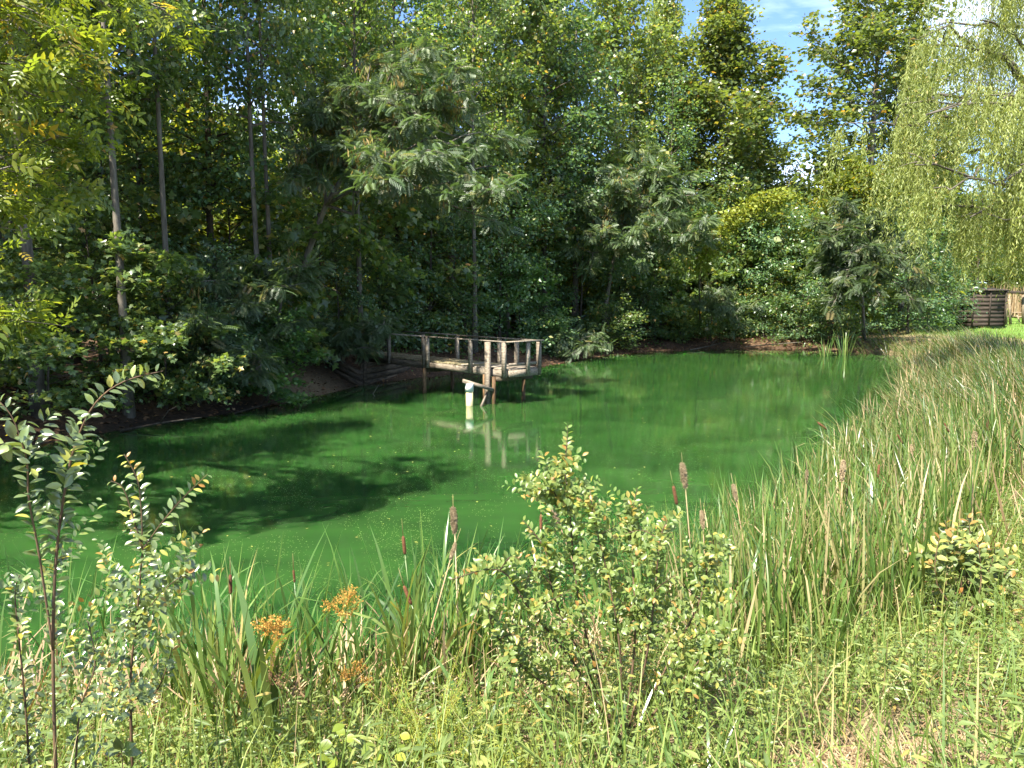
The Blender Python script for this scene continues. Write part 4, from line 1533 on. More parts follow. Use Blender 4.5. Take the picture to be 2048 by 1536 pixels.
straw_field(7000, -4, 4, 3.6, 8, lambda x, y, d: (d > -.35) & (d < .9) & (nearness(x, y) > .4), .3, .95, 'dead_reeds', 'tangle of dead tan reed stalks lying along the near shore')
straw_field(9000, 2, 20, 6, 34, lambda x, y, d: (d > -1.0) & (d < 3.0) & (nearness(x, y) > .5), .4, 1.1, 'dead_cattail_stalks', 'dry tan stalks among the cattails on the right shore', .5)

# blade prototypes for single plants
BL = []
for k in range(12):
    g = Geo()
    r_ = rng_(200 + k)
    blades(g, np.zeros((1, 3)), 1.0, 0.0, [.02, .06, .10, .05][k % 4], [.1, .25, .5, .9, 1.5, .3][k % 6], .022 if k < 8 else .028, r_, 7, R=0.0, power=[2, 3, 4][k % 3])
    BL.append(g.mesh('leaf', M['cattail']))


def blade_obj(t, x, y, z, h, rz, k, lean=0.0, wid=1.0):
    o = link('leaf', BL[k % 12], t)
    o.matrix_basis = Matrix.Translation((x, y, z)) @ Matrix.Rotation(rz, 4, 'Z') @ Matrix.Rotation(lean, 4, 'Y') @ Matrix.Diagonal((h, wid, h, 1))
    return o


HB, HF = Geo(), Geo()
lathe(HB, [(0, 0), (.008, .004), (.0115, .018), (.0118, .07), (.0112, .128), (.007, .142), (0, .145)], 10)
HBm = HB.mesh('seed_head', M['brownhead'], True)
r_ = rng_(220)
qs = np.linspace(.03, .97, 16)
prof = [(0, 0)] + [(.0155 * math.sin(PI * q) ** .45 * (1 + .22 * math.sin(9 * q + 1)), .18 * q) for q in qs] + [(0, .182)]
lathe(HF, prof, 12)
HF.V[0][12:-12] += r_.normal(0, .0028, HF.V[0][12:-12].shape)
NF = 700
ang = r_.uniform(0, 6.28, NF)
zq = r_.uniform(.006, .178, NF)
rr = .0135 * np.sin(PI * np.clip(zq / .182, 0.02, .98)) ** .45
leaves(HF, np.stack([rr * np.cos(ang), rr * np.sin(ang), zq], -1), np.stack([np.cos(ang), np.sin(ang), r_.normal(-.5, .8, NF)], -1), r_.normal(0, 1, (NF, 3)), r_.uniform(.006, .018, NF), .006, DI)
HFm = HF.mesh('seed_head', M['fluff'], False)


def cattail(u, v, y, fluffy, label, nleaf=5, tilt=0.0, size=1.0, seed=0, group=None):
    r = random.Random(seed * 7 + int(u))
    head = PY(u, v, y)
    x = head[0] - math.sin(tilt) * 1.0
    gz = max(hz(x, head[1]), -.1)
    t = thing('cattail', label, 'cattail', (x, head[1], gz), 0, group)
    hp = head - np.array([x, head[1], gz])
    hb = hp - np.array([math.sin(tilt), 0, math.cos(tilt)]) * .07 * size
    g = Geo()
    mid = hb * .5 + np.array([r.uniform(-.02, .02), r.uniform(-.02, .02), 0])
    tube(g, [np.array([0, 0, -.1]), mid, hb], [.007, .0055, .004], 5)
    g.obj('stem', M['straw'] if fluffy else M['cattail'], t, True)
    o = link('seed_head', HFm if fluffy else HBm, t)
    o.matrix_basis = Matrix.Translation(Vector(hb)) @ Matrix.Rotation(tilt, 4, 'Y') @ Matrix.Diagonal((size * 1.05, size * 1.05, size * .95, 1))
    g = Geo()
    top = hb + np.array([math.sin(tilt), 0, math.cos(tilt)]) * .14 * size
    tube(g, [top, top + np.array([math.sin(tilt) * .12 + r.uniform(-.01, .01), 0, .12])], [.003, .0012], 4)
    g.obj('spike', M['straw'], t)
    for k in range(nleaf):
        blade_obj(t, r.uniform(-.03, .03), r.uniform(-.03, .03), 0, hp[2] * r.uniform(.75, 1.12), r.uniform(0, 6.28), r.randrange(12), r.uniform(0, .12))
    return t


heads = [
    (461, 1168, 4.9, 0, 'cattail with a smooth dark brown head left of the orange sedge tufts', .02, 1.0),
    (808, 1090, 5.2, 0, 'cattail with a brown head standing alone left of the olive bush', -.08, 1.0),
    (588, 1152, 5.3, 0, 'short cattail with a thin dark head above the orange sedge tufts', -.05, .7),
    (815, 1190, 4.8, 0, 'cattail with a dark narrow head leaning below the lone brown head', -.35, 1.0),
    (1082, 1045, 5.4, 0, 'cattail with a slim red-brown head behind the left shoots of the olive bush', 0, .9),
    (1112, 1035, 5.2, 1, 'fluffy cattail head leaning through the top of the olive bush', -.45, .9),
    (908, 1045, 5.0, 1, 'tall fluffy cattail head bursting open left of the olive bush', -.06, 1.1),
    (905, 1105, 4.9, 1, 'ragged cattail head just below the tall fluffy one', .3, .7),
    (1350, 990, 5.9, 0, 'thin leaning cattail with long narrow brown head right of the olive bush', -.22, 1.15),
    (1368, 955, 6.0, 1, 'tall leaning cattail with ragged tan head right of the olive bush', -.16, 1.25),
    (1405, 1042, 5.7, 1, 'cattail with small ragged head low beside the two leaning ones', -.12, .85),
    (1470, 988, 6.3, 1, 'cattail with a stubby pale tan head at the open water edge', -.22, .9),
    (1613, 955, 7.4, 1, 'cattail with a small broken tan head left of the fat pale one', 0, .8),
    (1685, 945, 7.0, 1, 'cattail with a fat pale fluffy head in the middle of the right reeds', .03, 1.2),
    (1694, 985, 7.2, 0, 'cattail with a dark head just below and right of the fat pale one', .0, .7),
    (1757, 942, 7.4, 0, 'cattail with a deep brown upright head right of the fat pale one', .04, 1.0),
    (1948, 885, 8.6, 1, 'large fluffy cattail head high in the reeds at the right', .03, 1.3),
    (1975, 850, 9.5, 0, 'brown cattail head beside the large fluffy one at the right', .03, 1.1),
    (1645, 852, 12.5, 0, 'brown cattail head on a stem bent low over the water', -.95, 1.6),
    (1893, 855, 10.0, 0, 'dark brown leaning cattail head left of the large fluffy one', -.5, 1.0),
    (1800, 878, 9.5, 0, 'brown cattail head leaning over the flattened reeds', -.55, 1.0),
    (1823, 905, 9.0, 1, 'tan ragged cattail head below the leaning brown ones', 0, 1.0),
    (1975, 945, 8.0, 1, 'small tan cattail head at the right below the large fluffy one', .1, .9),
    (1772, 1010, 7.0, 0, 'short brown cattail head low among the right reeds', .1, .6),
    (2030, 1000, 7.2, 1, 'tan cattail head at the extreme right edge', 0, .9),
    (1985, 790, 13.0, 0, 'far brown cattail head leaning left at the right edge', -.7, 1.3),
]
for i, (u, v, y, fl, lab, tl, sz_) in enumerate(heads):
    cattail(u, v, y, fl, lab, 6 if y < 7.6 else 4, tl, sz_, i)


def clump(u, v, y, n, h, label, seed, spread=.12, wid=1.0, z=None, maxlean=.35):
    p = PY(u, v, y)
    gz = max(hz(p[0], p[1]), -.05)
    t = thing('reed_clump', label, 'reeds', (p[0], p[1], gz))
    r = random.Random(seed)
    for k in range(n):
        a = r.uniform(0, 6.28)
        d = spread * math.sqrt(r.random())
        blade_obj(t, d * math.cos(a), d * math.sin(a), 0, h * r.uniform(.6, 1.1), a + r.uniform(-.7, .7), r.randrange(12), r.uniform(0, maxlean), wid * r.uniform(.8, 1.3))
    return t


clump(455, 1470, 4.3, 26, 1.45, 'tall cattail clump around the brown head at left centre', 1, .16, 1.3)
clump(545, 1480, 4.1, 16, 1.2, 'broad-bladed cattail clump under the orange sedge tufts', 2, .10, 1.8)
clump(400, 1440, 4.8, 18, 1.25, 'arching cattail clump beside the second silvery shoot', 3, .15, 1.2)
clump(640, 1420, 4.9, 26, 1.15, 'green reed clump right of the orange sedge tufts', 4, .25)
clump(760, 1430, 4.7, 28, 1.2, 'dense reed clump left of the lone brown cattail head', 5, .22)
clump(840, 1400, 4.9, 28, 1.25, 'reed clump below the lone brown cattail head', 6, .2)
clump(910, 1380, 4.9, 24, 1.2, 'reed clump around the fluffy cattail head', 7, .2)
clump(985, 1340, 5.2, 26, 1.25, 'slim upright reed clump left behind the olive bush', 8, .25, .9, maxlean=.15)
clump(1080, 1330, 5.4, 24, 1.15, 'upright reed clump hidden behind the olive bush', 9, .25, .9, maxlean=.2)
clump(965, 1440, 3.9, 26, .62, 'short dark iris-like blades at the left foot of the olive bush', 10, .14, 1.5, maxlean=.25)
clump(1640, 1290, 4.9, 26, .75, 'wide blades fanning out at the front of the right reed bed', 11, .2, 1.5, maxlean=.6)
clump(1540, 1230, 5.6, 24, .85, 'reed tuft left of the fanning blades', 12, .25, 1.1)
clump(1780, 1190, 6.0, 26, 1.0, 'dark reed tuft beside the orange-tipped bush', 13, .25, 1.2)
clump(1430, 1200, 6.0, 22, 1.1, 'pale reed tuft at the feet of the two leaning cattails', 14, .2)
clump(1690, 690, 38.0, 30, 1.5, 'far reed tuft standing in water at the end of the pond', 15, .35, 1.6)
clump(1650, 712, 37.2, 24, 1.3, 'small far reed tuft left of the other one at the pond end', 16, .3, 1.6)
clump(1240, 1500, 3.3, 20, .55, 'grass tuft at the foot of the olive bush', 17, .12, .7, maxlean=.8)
clump(1400, 1530, 2.9, 26, .5, 'arching grass tuft at the bottom edge right of centre', 18, .14, .7, maxlean=.9)

# orange sedge tufts
def sedge(u, v, y, label, seed, size=1.0, dull=False):
    p = PY(u, v, y)
    gz = max(hz(p[0], p[1]), -.05)
    t = thing('sedge_plant', label, 'sedge', (p[0], p[1], gz))
    r = rng_(seed)
    H = p[2] - gz
    g = Geo()
    tube(g, [(0.02, 0, -.05), (.03, 0, H * .5), (0, 0, H - .06 * size)], [.004, .003, .002], 4)
    g.obj('stem', M['cattail'], t)
    g = Geo()
    for c in range(5):
        cc = np.array([r.normal(0, .045), r.normal(0, .03), H + r.normal(-.015, .03)]) * np.array([size, size, 1])
        for k in range(26):
            d = norm(r.normal(0, 1, 3) + np.array([0, 0, -.15]))
            L = r.uniform(.02, .055) * size
            e = cc + d * L
            N = 5
            leaves(g, e + r.normal(0, .004, (N, 3)), r.normal(0, 1, (N, 3)), r.normal(0, 1, (N, 3)), .011 * size, .007 * size, DI, r.random(N))
            tube(g, [cc, e], .0007, 3, R=.9, cap=False)
    g.obj('seed_cluster', M['sedge'] if not dull else M['litter'], t)
    for k in range(4):
        o = link('leaf', BL[int(r.integers(12))], t)
        o.matrix_basis = Matrix.Translation((0, 0, H - .08 * size)) @ Matrix.Rotation(r.uniform(0, 6.28), 4, 'Z') @ Matrix.Rotation(r.uniform(.4, 1.0), 4, 'Y') @ Matrix.Diagonal((.32, .35, .32, 1))


sedge(552, 1243, 4.0, 'large orange drooping sedge tuft, lower of the two bright ones', 301, 1.15)
sedge(690, 1196, 4.2, 'orange pointed sedge tuft, upper of the two bright ones', 302, 1.05)
sedge(552, 1330, 3.9, 'dull red-brown sedge tuft below the large orange one', 303, .8, True)
sedge(703, 1342, 4.0, 'thin yellow-brown sedge tuft below the pointed orange one', 304, .8)

# ------------------------------------------------------------------ leafy plants with single leaves
OVm = {}


def leafmesh(key, mat, tm):
    g = Geo()
    leaves(g, np.zeros((1, 3)), np.array([[1.0, 0, 0]]), np.array([[0, 0, 1.0]]), 1.0, 1.0, tm, 0.0)
    OVm[key] = g.mesh('leaf', mat, True)


leafmesh('silver', M['silver'], OV)
leafmesh('olive', M['olive'], OV)
leafmesh('young', M['young'], OV)
leafmesh('round', M['round'], OV)
leafmesh('weed', M['weed'], LA)


def put_leaf(t, key, p, ax, nn, L, W, base):
    ax = norm(ax)
    s = norm(np.cross(nn, ax))
    n = np.cross(ax, s)
    o = link('leaf', OVm[key], t)
    m3 = np.stack([ax * L, s * L * W, n * L], 1)
    m4 = Matrix(m3.tolist()).to_4x4()
    o.matrix_basis = Matrix.Translation(Vector(p - base)) @ m4
    return o


def walk(pts, step):
    pts = np.asarray(pts)
    d = np.linalg.norm(np.diff(pts, axis=0), axis=1)
    cum = np.concatenate([[0], np.cumsum(d)])
    s = np.arange(0, cum[-1], step)
    i = np.clip(np.searchsorted(cum, s, 'right') - 1, 0, len(d) - 1)
    f = ((s - cum[i]) / d[i])[:, None]
    return pts[i] * (1 - f) + pts[i + 1] * f, norm(pts[i + 1] - pts[i]), s / cum[-1]


def smooth_path(p, n=4):
    p = np.asarray(p, float)
    out = []
    k = len(p)
    for i in range(k - 1):
        a, b, c, d = p[max(i - 1, 0)], p[i], p[i + 1], p[min(i + 2, k - 1)]
        for t in np.linspace(0, 1, n, endpoint=False):
            out.append(.5 * ((2 * b) + (-a + c) * t + (2 * a - 5 * b + 4 * c - d) * t * t + (-a + 3 * b - 3 * c + d) * t ** 3))
    out.append(p[-1])
    return np.array(out)


def shrub(name, label, cat, base, stems, shoots, lk, L, W, step, seed, mats, maxleaf=300, side=.55, young=0, filler=0, fillrad=None, fill_L=None):
    """stems: woody paths (world pts, r0, r1); shoots: leafy paths. Each large leaf is its own object."""
    rng = rng_(seed)
    base = np.asarray(base, float)
    t = thing(name, label, cat, base)
    for pts, r0, r1 in stems:
        g = Geo()
        q = smooth_path(pts) - base
        tube(g, q, np.linspace(r0, r1, len(q)), 6)
        g.obj('stem', mats[1], t, True)
    cand = []
    for pts, sc in shoots:
        q = smooth_path(pts)
        c, d, s = walk(q, step)
        k = 0
        up = np.array([0, 0, 1.0])
        toc = norm(CAM - q.mean(0))
        for p, dd, ss in zip(c, d, s):
            k += 1
            sv = norm(np.cross(dd, toc) + rng.normal(0, .35, 3))
            sv = sv * (1 if k % 2 else -1)
            ax = norm(sv * 1.0 + dd * side + up * rng.normal(.08, .2))
            nn = norm(up * .75 + toc * .55 + dd * .2 + rng.normal(0, .33, 3))
            ll = L * sc * rng.uniform(.75, 1.15) * (1 - .45 * max(0, ss - .75) / .25)
            cand.append((p + ax * .004, ax, nn, ll, ss > .8 and rng.random() < young))
    rng.shuffle(cand)
    cand.sort(key=lambda c: -(c[3] * (1.6 if c[4] else 1)) / np.linalg.norm(c[0] - CAM))
    for p, ax, nn, ll, yg in cand[:maxleaf]:
        put_leaf(t, 'young' if yg else lk, p, ax, nn, ll, W, base)
    rest = cand[maxleaf:]
    g = Geo()
    if rest:
        leaves(g, np.array([c[0] for c in rest]) - base, np.array([c[1] for c in rest]), np.array([c[2] for c in rest]), np.array([c[3] for c in rest]), np.array([c[3] for c in rest]) * W, OV, rng.random(len(rest)))
    if g.n:
        o = g.obj('foliage', mats[0], t)
        o['kind'] = 'stuff'
    return t


def side_shoots(rng, paths, n, lmin, lmax, up=.5, lo=.1):
    out = []
    for _ in range(n):
        q = smooth_path(paths[rng.integers(len(paths))])
        fr = rng.uniform(lo, .9)
        i = int(fr * (len(q) - 2))
        d = norm(q[i + 1] - q[i])
        a = norm(rng.normal(0, 1, 3) * np.array([1, 1, .4]) + np.array([0, 0, up]) + d * .4)
        L = rng.uniform(lmin, lmax) * (1.15 - .8 * fr * (lo > .2))
        out.append(np.array([q[i], q[i] + a * L * .5 + ZUP * .02, q[i] + a * L + ZUP * rng.uniform(-.05, .06)]))
    return out


def px(lst, y0, y1=None):
    y1 = y0 if y1 is None else y1
    n = len(lst)
    return np.array([PY(u, v, y0 + (y1 - y0) * i / max(1, n - 1)) for i, (u, v) in enumerate(lst)])


rng = rng_(401)
# left silvery shrub
b1 = np.array([*px([(110, 1640)], 2.5)[0][:2], 0])
b1[2] = hz(b1[0], b1[1])
sA = px([(112, 1560), (106, 1300), (112, 1120), (130, 980), (152, 885), (192, 805), (250, 762), (326, 742)], 2.5, 2.55)
sA = np.concatenate([[b1], sA])
sB = px([(106, 1300), (80, 1120), (58, 1000), (55, 930), (45, 890), (22, 830), (-20, 785)], 2.5, 2.4)
sA2 = px([(118, 1080), (128, 960), (140, 880), (160, 830)], 2.5, 2.42)
sB2 = px([(60, 950), (70, 880), (85, 850), (105, 825)], 2.44, 2.4)
sB3 = px([(50, 900), (30, 880), (-10, 895), (-40, 880)], 2.4, 2.3)
sD = px([(60, 1560), (50, 1400), (35, 1250), (30, 1180), (40, 1150)], 2.55, 2.6)
sE = px([(150, 1560), (160, 1420), (190, 1330), (175, 1240)], 2.55, 2.6)
more = side_shoots(rng, [sA[:6], sD, sE, px([(0, 1500), (60, 1420), (150, 1400)], 2.6), px([(200, 1540), (230, 1440), (250, 1400)], 2.7)], 30, .12, .30, .35)
shrub('silver_shrub', 'leggy shrub with silvery leaves and a long arching shoot at the left edge', 'shrub', b1,
      [(sA, .0065, .0018), (sB, .004, .0015), (sD, .004, .0015), (sE, .004, .0015)],
      [(sA[4:], 1.0), (sA[2:5], .75), (sA2, 1.0), (sB[1:], .85), (sB2, .85), (sB3, 1.2), (sD, .7), (sE, .7)] + [(m_, .62) for m_ in more],
      'silver', .055, .48, .0135, 402, (M['silver'], M['redtwig']), 300, young=0)
# second silvery shrub
b2 = np.array([*px([(262, 1560)], 3.0)[0][:2], 0])
b2[2] = hz(b2[0], b2[1])
sC = np.concatenate([[b2], px([(262, 1450), (262, 1340), (275, 1220), (285, 1100)], 3.0)])
C1 = px([(285, 1100), (262, 1020), (245, 975), (222, 962)], 3.0)
C2 = px([(285, 1100), (283, 1030), (275, 960), (248, 908)], 3.0)
C3 = px([(285, 1100), (320, 1050), (362, 1000), (415, 948)], 3.0)
C4 = px([(275, 1250), (310, 1200), (345, 1165), (378, 1145)], 3.0, 2.9)
C5 = px([(262, 1400), (310, 1385), (335, 1330), (350, 1270)], 3.0, 3.0)
C6 = px([(285, 1110), (315, 1100), (350, 1085), (375, 1075)], 3.0, 2.95)
more = side_shoots(rng, [sC[1:], sC[1:], C5, C4], 34, .12, .32, .35)
shrub('silver_shrub', 'second silvery shrub with three forked tips just right of the arching one', 'shrub', b2,
      [(sC, .007, .003), (C1, .003, .0015), (C2, .003, .0015), (C3, .003, .0015), (C4, .003, .0015), (C5, .004, .0015)],
      [(C1, .7), (C2, .8), (C3, .8), (C4, .8), (C5, .7), (C6, .8), (sC[2:], .7)] + [(m_, .72) for m_ in more],
      'silver', .053, .50, .0140, 403, (M['silver'], M['redtwig']), 300, young=.9)
# olive bush in the middle
bo = np.array([*PY(1245, 1480, 3.7)[:2], 0])
bo[2] = hz(bo[0], bo[1])
main = [px([(1245, 1500), (1180, 1300), (1150, 1150), (1140, 1020), (1130, 940), (1135, 885)], 3.7, 3.75), px([(1245, 1500), (1240, 1300), (1215, 1150), (1190, 1050), (1180, 980)], 3.7, 3.6),
        px([(1245, 1500), (1270, 1280), (1265, 1130), (1260, 1050), (1275, 975)], 3.7, 3.8), px([(1245, 1500), (1290, 1330), (1310, 1180), (1320, 1080), (1335, 1040)], 3.7, 3.6),
        px([(1245, 1500), (1340, 1320), (1400, 1200), (1420, 1110), (1450, 1075)], 3.7, 3.7), px([(1245, 1500), (1150, 1330), (1060, 1220), (1000, 1140), (900, 1160)], 3.7, 3.5),
        px([(1245, 1500), (1180, 1350), (1110, 1200), (1090, 1100), (1045, 1040)], 3.7, 3.75), px([(1245, 1500), (1130, 1400), (1030, 1320), (980, 1240), (985, 1180)], 3.7, 3.4),
        px([(1245, 1500), (1330, 1400), (1400, 1320), (1420, 1300), (1445, 1280)], 3.7, 3.5), px([(1160, 1060), (1120, 1010), (1085, 990), (1052, 998)], 3.73, 3.7)]
more = side_shoots(rng, main, 310, .12, .40, .45, .3)
shrub('olive_bush', 'bright leafy bush with orange-tipped shoots at the water edge in the middle', 'bush', bo,
      [(m_, .0075, .0018) for m_ in main[:9]] + [(m_, .003, .001) for m_ in more[:30]],
      [(m_[2:], .95) for m_ in main[:9]] + [(main[9], 1.0)] + [(m_, .85) for m_ in more],
      'olive', .046, .54, .0150, 404, (M['olive'], M['twig']), 300, young=.75)
# right bush with orange tips
br = np.array([*PY(1930, 1230, 5.4)[:2], 0])
br[2] = hz(br[0], br[1])
main = [px([(1930, 1240), (1920, 1150), (1900, 1090), (1890, 1040)], 5.4), px([(1930, 1240), (1935, 1130), (1940, 1070), (1935, 1030)], 5.5), px([(1930, 1240), (1880, 1180), (1870, 1130), (1880, 1070)], 5.3),
        px([(1930, 1240), (1970, 1160), (1985, 1120), (1990, 1090)], 5.4), px([(1930, 1240), (1990, 1180), (2015, 1130), (2010, 1100)], 5.5), px([(1930, 1240), (1960, 1180), (1960, 1120), (1955, 1080)], 5.2)]
more = side_shoots(rng, main, 60, .1, .3, .45)
shrub('orange_tipped_bush', 'small bush with orange young tips in front of the reeds at the right', 'bush', br,
      [(m_, .008, .002) for m_ in main], [(m_[1:], 1.1) for m_ in main] + [(m_, .95) for m_ in more],
      'weed', .072, .62, .026, 405, (M['weed'], M['twig']), 300, young=1.0)

# round-leaved vine at the bottom
def round_vine():
    base = np.array([*PY(690, 1500, 3.2)[:2], 0])
    base[2] = hz(base[0], base[1])
    t = thing('round_leaved_vine', 'vine with big round yellow-green leaves at the bottom left of centre', 'vine', base)
    rng = rng_(406)
    spots = [(690, 1450, 1), (672, 1462, .8), (712, 1475, .9), (768, 1468, 1.0), (800, 1470, .8), (752, 1490, 1.2), (810, 1490, .8), (665, 1490, 1.1), (700, 1505, .9), (640, 1520, 1.1), (760, 1520, 1.3), (790, 1510, .9), (675, 1530, 1.2), (245, 1500, 1.2), (225, 1515, 1.2), (262, 1520, 1.1)]
    spots = spots[:13]
    g = Geo()
    for u, v, s in spots:
        p = PY(u, v, 3.1 + rng.uniform(-.12, .12))
        ax = norm(np.array([rng.normal(0, 1), rng.normal(-.3, .6), -.15]))
        nn = norm(np.array([rng.normal(0, .35), -.45, .8]))
        put_leaf(t, 'round', p, ax, nn, .058 * s, .85, base)
        tube(g, smooth_path([p - base, (p - base) * .6 + np.array([0, 0, .03]), np.array([rng.normal(0, .05), 0, 0])]), .0018, 4)
    g.obj('stem', M['weed'], t)


round_vine()


def five_leaf():
    base = np.array([*PY(245, 1520, 2.7)[:2], 0])
    base[2] = hz(base[0], base[1])
    t = thing('creeper', 'five-fingered creeper leaf at the bottom left under the silvery shrubs', 'creeper', base)
    c = PY(243, 1500, 2.7)
    for k, a in enumerate((-1.9, -.9, 0, .9, 1.9)):
        ax = np.array([math.sin(a), -.35 * math.cos(a), math.cos(a) * .75])
        put_leaf(t, 'silver', c, ax, np.array([0.1, -.75, .6]), .075, .5, base)
    g = Geo()
    tube(g, [c - base, np.zeros(3)], .002, 4)
    g.obj('stem', M['redtwig'], t)


five_leaf()


def feathery(u, v, y, n, label, seed, H=.5):
    p = PY(u, v, y)
    z = hz(p[0], p[1])
    t = thing('goldenrod_plant', label, 'plant', (p[0], p[1], z))
    r = rng_(seed)
    gs, gl = Geo(), Geo()
    for k in range(n):
        az = r.uniform(0, 6.28)
        ln = r.uniform(.1, .4)
        h = H * r.uniform(.7, 1.1)
        pts = smooth_path([(0, 0, 0), (math.cos(az) * ln * .3, math.sin(az) * ln * .3, h * .6), (math.cos(az) * ln, math.sin(az) * ln, h)])
        tube(gs, pts, np.linspace(.003, .0012, len(pts)), 4)
        c, d, s = walk(pts, .012)
        for j in range(4):
            N = len(c)
            L = .032 * (1.15 - s) + .012
            leaves(gl, c + r.normal(0, .008, c.shape), r.normal(0, 1, c.shape) + d * .5, r.normal(0, .5, c.shape) + ZUP, L, L * .16, DI, r.random(N))
    gs.obj('stem', M['weed'], t)
    gl.obj('foliage', M['feather'], t)['kind'] = 'stuff'


feathery(860, 1500, 3.5, 16, 'feathery yellow-green goldenrod left of the olive bush', 501, .62)
feathery(910, 1500, 3.3, 12, 'lower feathery goldenrod at the left foot of the olive bush', 502, .4)
feathery(570, 1530, 3.2, 10, 'small feathery plant under the broad cattail blades', 503, .4)
feathery(1040, 1530, 3.2, 10, 'feathery sprig at the bottom edge below the olive bush', 504, .4)


def weed_plant(u, v, y, n, H, label, seed, key='weed', L=.07, W=.3, name='weed', cat='weed'):
    p = PY(u, v, y)
    z = hz(p[0], p[1])
    base = np.array([p[0], p[1], z])
    t = thing(name, label, cat, base)
    r = rng_(seed)
    g = Geo()
    for k in range(n):
        az = r.uniform(0, 6.28)
        ln = r.uniform(.05, .22)
        h = H * r.uniform(.7, 1.15)
        b = np.array([r.normal(0, .06), r.normal(0, .06), 0])
        pts = smooth_path([b, b + np.array([math.cos(az) * ln * .4, math.sin(az) * ln * .4, h * .6]), b + np.array([math.cos(az) * ln, math.sin(az) * ln, h])])
        tube(g, pts, np.linspace(.003, .0012, len(pts)), 4)
        c, d, s = walk(pts, H / 9)
        for j in range(1, len(c)):
            a2 = j * 2.4
            ax = np.array([math.cos(a2), math.sin(a2), .35])
            put_leaf(t, key, c[j] + base, ax, np.array([0, 0, 1.0]) + r.normal(0, .3, 3), L * r.uniform(.7, 1.15) * (1.15 - .4 * s[j]), W, base)
    g.obj('stem', M['weed'], t)


weeds = [
    (1470, 1440, 3.5, 9, .42, 'light green narrow-leaved weed right of the olive bush'),
    (1530, 1400, 3.8, 9, .42, 'narrow-leaved weed further right among the bank plants'),
    (1620, 1430, 3.5, 8, .40, 'narrow-leaved weed in the middle of the right bank'),
    (1420, 1500, 3.1, 7, .36, 'pale weed at the bottom right of centre'),
    (1560, 1510, 2.9, 7, .34, 'pale weed at the bottom edge left of the bare patch'),
    (1900, 1520, 2.8, 7, .32, 'pale weed at the bottom right corner by the bare patch'),
    (1690, 1360, 3.9, 8, .40, 'leafy weed behind the bare patch of straw'),
]
for i, (u, v, y, n, H, lab) in enumerate(weeds):
    weed_plant(u, v, y, n, H, lab, 600 + i)

# ------------------------------------------------------------------ ground cover of the near bank
rng = rng_(701)


def cover(n, x0, x1, y0, y1, cond, hmin, hmax, nlf, L, W, mat, name, label, tmpl, spread=.05):
    X, Y, D = scatter(n, x0, x1, y0, y1, cond, rng)
    N = len(X)
    Z = height(X, Y)
    g = Geo()
    h = rng.uniform(hmin, hmax, N) * (1 + .35 * np.sin(X * 2.1 + Y) * np.sin(Y * 2.7))
    az = rng.uniform(0, 6.28, N)
    ln = rng.uniform(.0, .35, N)
    top = np.stack([X + np.cos(az) * ln * h, Y + np.sin(az) * ln * h, Z + h], -1)
    bot = np.stack([X, Y, Z], -1)
    for k in range(nlf):
        t = (.25 + .75 * (k + rng.random(N)) / nlf)[:, None]
        c = bot * (1 - t) + top * t + rng.normal(0, spread, (N, 3)) * np.array([1, 1, .4])
        a2 = k * 2.4 + rng.uniform(0, 6.28, N)
        ax = np.stack([np.cos(a2), np.sin(a2), rng.uniform(-.1, .6, N)], -1)
        ll = L * rng.uniform(.55, 1.2, N)
        leaves(g, c, ax, rng.normal(0, .45, (N, 3)) + ZUP, ll, ll * W, tmpl, rng.random(N))
    return tag(g.obj(name, M[mat]), label, 'ground cover', kind='stuff')


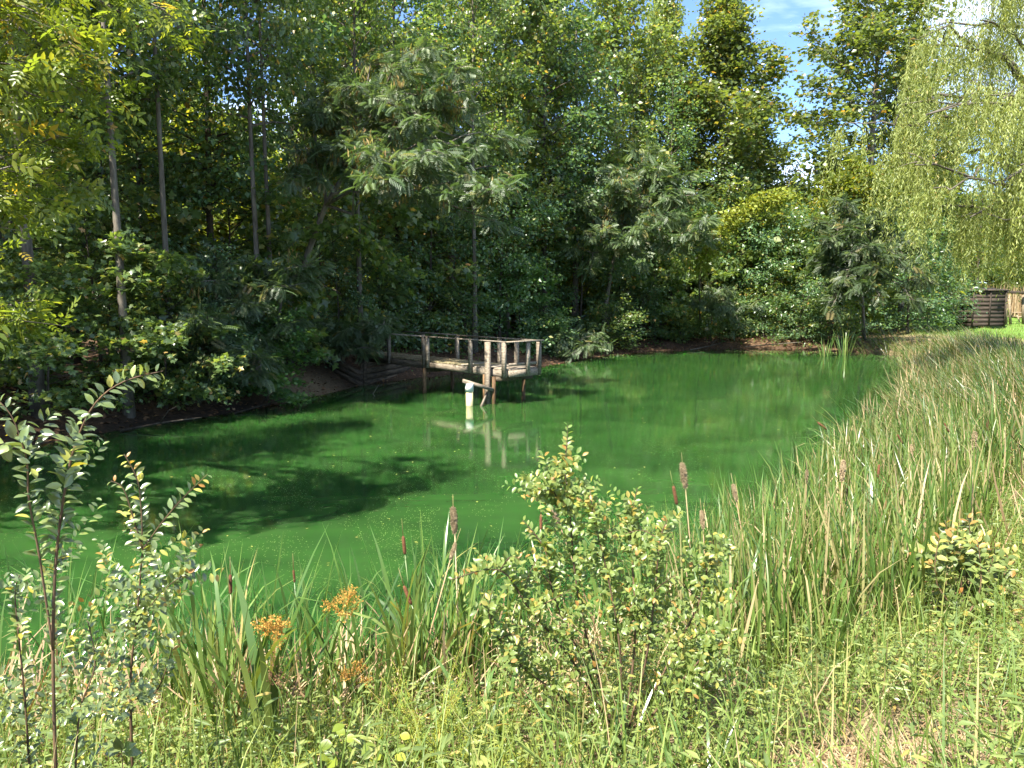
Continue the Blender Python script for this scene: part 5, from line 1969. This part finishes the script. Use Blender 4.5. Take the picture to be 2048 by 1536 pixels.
BARE = lambda x, y: np.hypot((x - 1.55) / .5, (y - 3.05) / .28)
C0 = lambda x, y, d: (d > .15) & (nearness(x, y) > .5) & (y > 1.4) & (x < y * .9 + 1.2) & (x > -y * .9 - 1) & (BARE(x, y) > 1 + rng.normal(0, .2, len(x)))
cover(11500, -4, 8, 1.4, 11, lambda x, y, d: C0(x, y, d) & (d < 4.6) & (CL(x, y) + rng.normal(0, .5, len(x)) > -.1), .12, .46, 11, .058, .34, 'weed', 'undergrowth', 'mixed bright green weeds covering the near bank', LA, .045)
cover(12000, -4, 8, 1.4, 10, lambda x, y, d: C0(x, y, d) & (CL(x * 1.4 + 2, y) + rng.normal(0, .5, len(x)) > .1), .10, .38, 13, .038, .55, 'olive', 'low_shrubs', 'small-leaved pale green low growth on the near bank', DI, .05)
cover(7000, -4, 8, 1.4, 10, lambda x, y, d: C0(x, y, d) & (CL(x * 1.1 - 3, y * 1.3) + rng.normal(0, .4, len(x)) > .2), .18, .55, 10, .085, .22, 'weed', 'lanceolate_weeds', 'narrow-leaved weeds scattered on the near bank', LA, .03)
X, Y, D = scatter(44000, -4, 10, 1.4, 14, lambda x, y, d: (d > .1) & (nearness(x, y) > .5) & (d < 5) & (BARE(x, y) > .9), rng)
N = len(X)
g = Geo()
blades(g, np.stack([X, Y, height(X, Y) - .01], -1), rng.uniform(.18, .75, N), rng.uniform(0, 6.28, N), np.abs(rng.normal(.15, .25, N)), np.abs(rng.normal(.5, .6, N)), rng.uniform(.004, .010, N), rng, 4)
tag(g.obj('bank_grass', M['grass']), 'long grass growing through the weeds on the near bank', 'grass', kind='stuff')
straw_field(16000, -4, 9, 1.6, 12, lambda x, y, d: (d > .1) & (d < 5) & (nearness(x, y) > .5), .08, .4, 'dry_straw', 'dry straw litter on the ground of the near bank', 1.2, .007)
X, Y, D = scatter(2500, .9, 2.3, 2.7, 3.4, lambda x, y, d: BARE(x, y) < 1.15, rng)
N = len(X)
g = Geo()
blades(g, np.stack([X, Y, height(X, Y) + .012], -1), rng.uniform(.05, .22, N), rng.uniform(0, 6.28, N), np.clip(rng.normal(1.35, .2, N), 0, 1.55), rng.normal(0, .3, N), .006, rng, 3)
tag(g.obj('cut_straw', M['straw']), 'bare patch of bleached straw at the bottom right', 'straw', kind='stuff')
print('triangles', sum(len(m.polygons) for m in bpy.data.meshes), 'objects', len(bpy.data.objects))
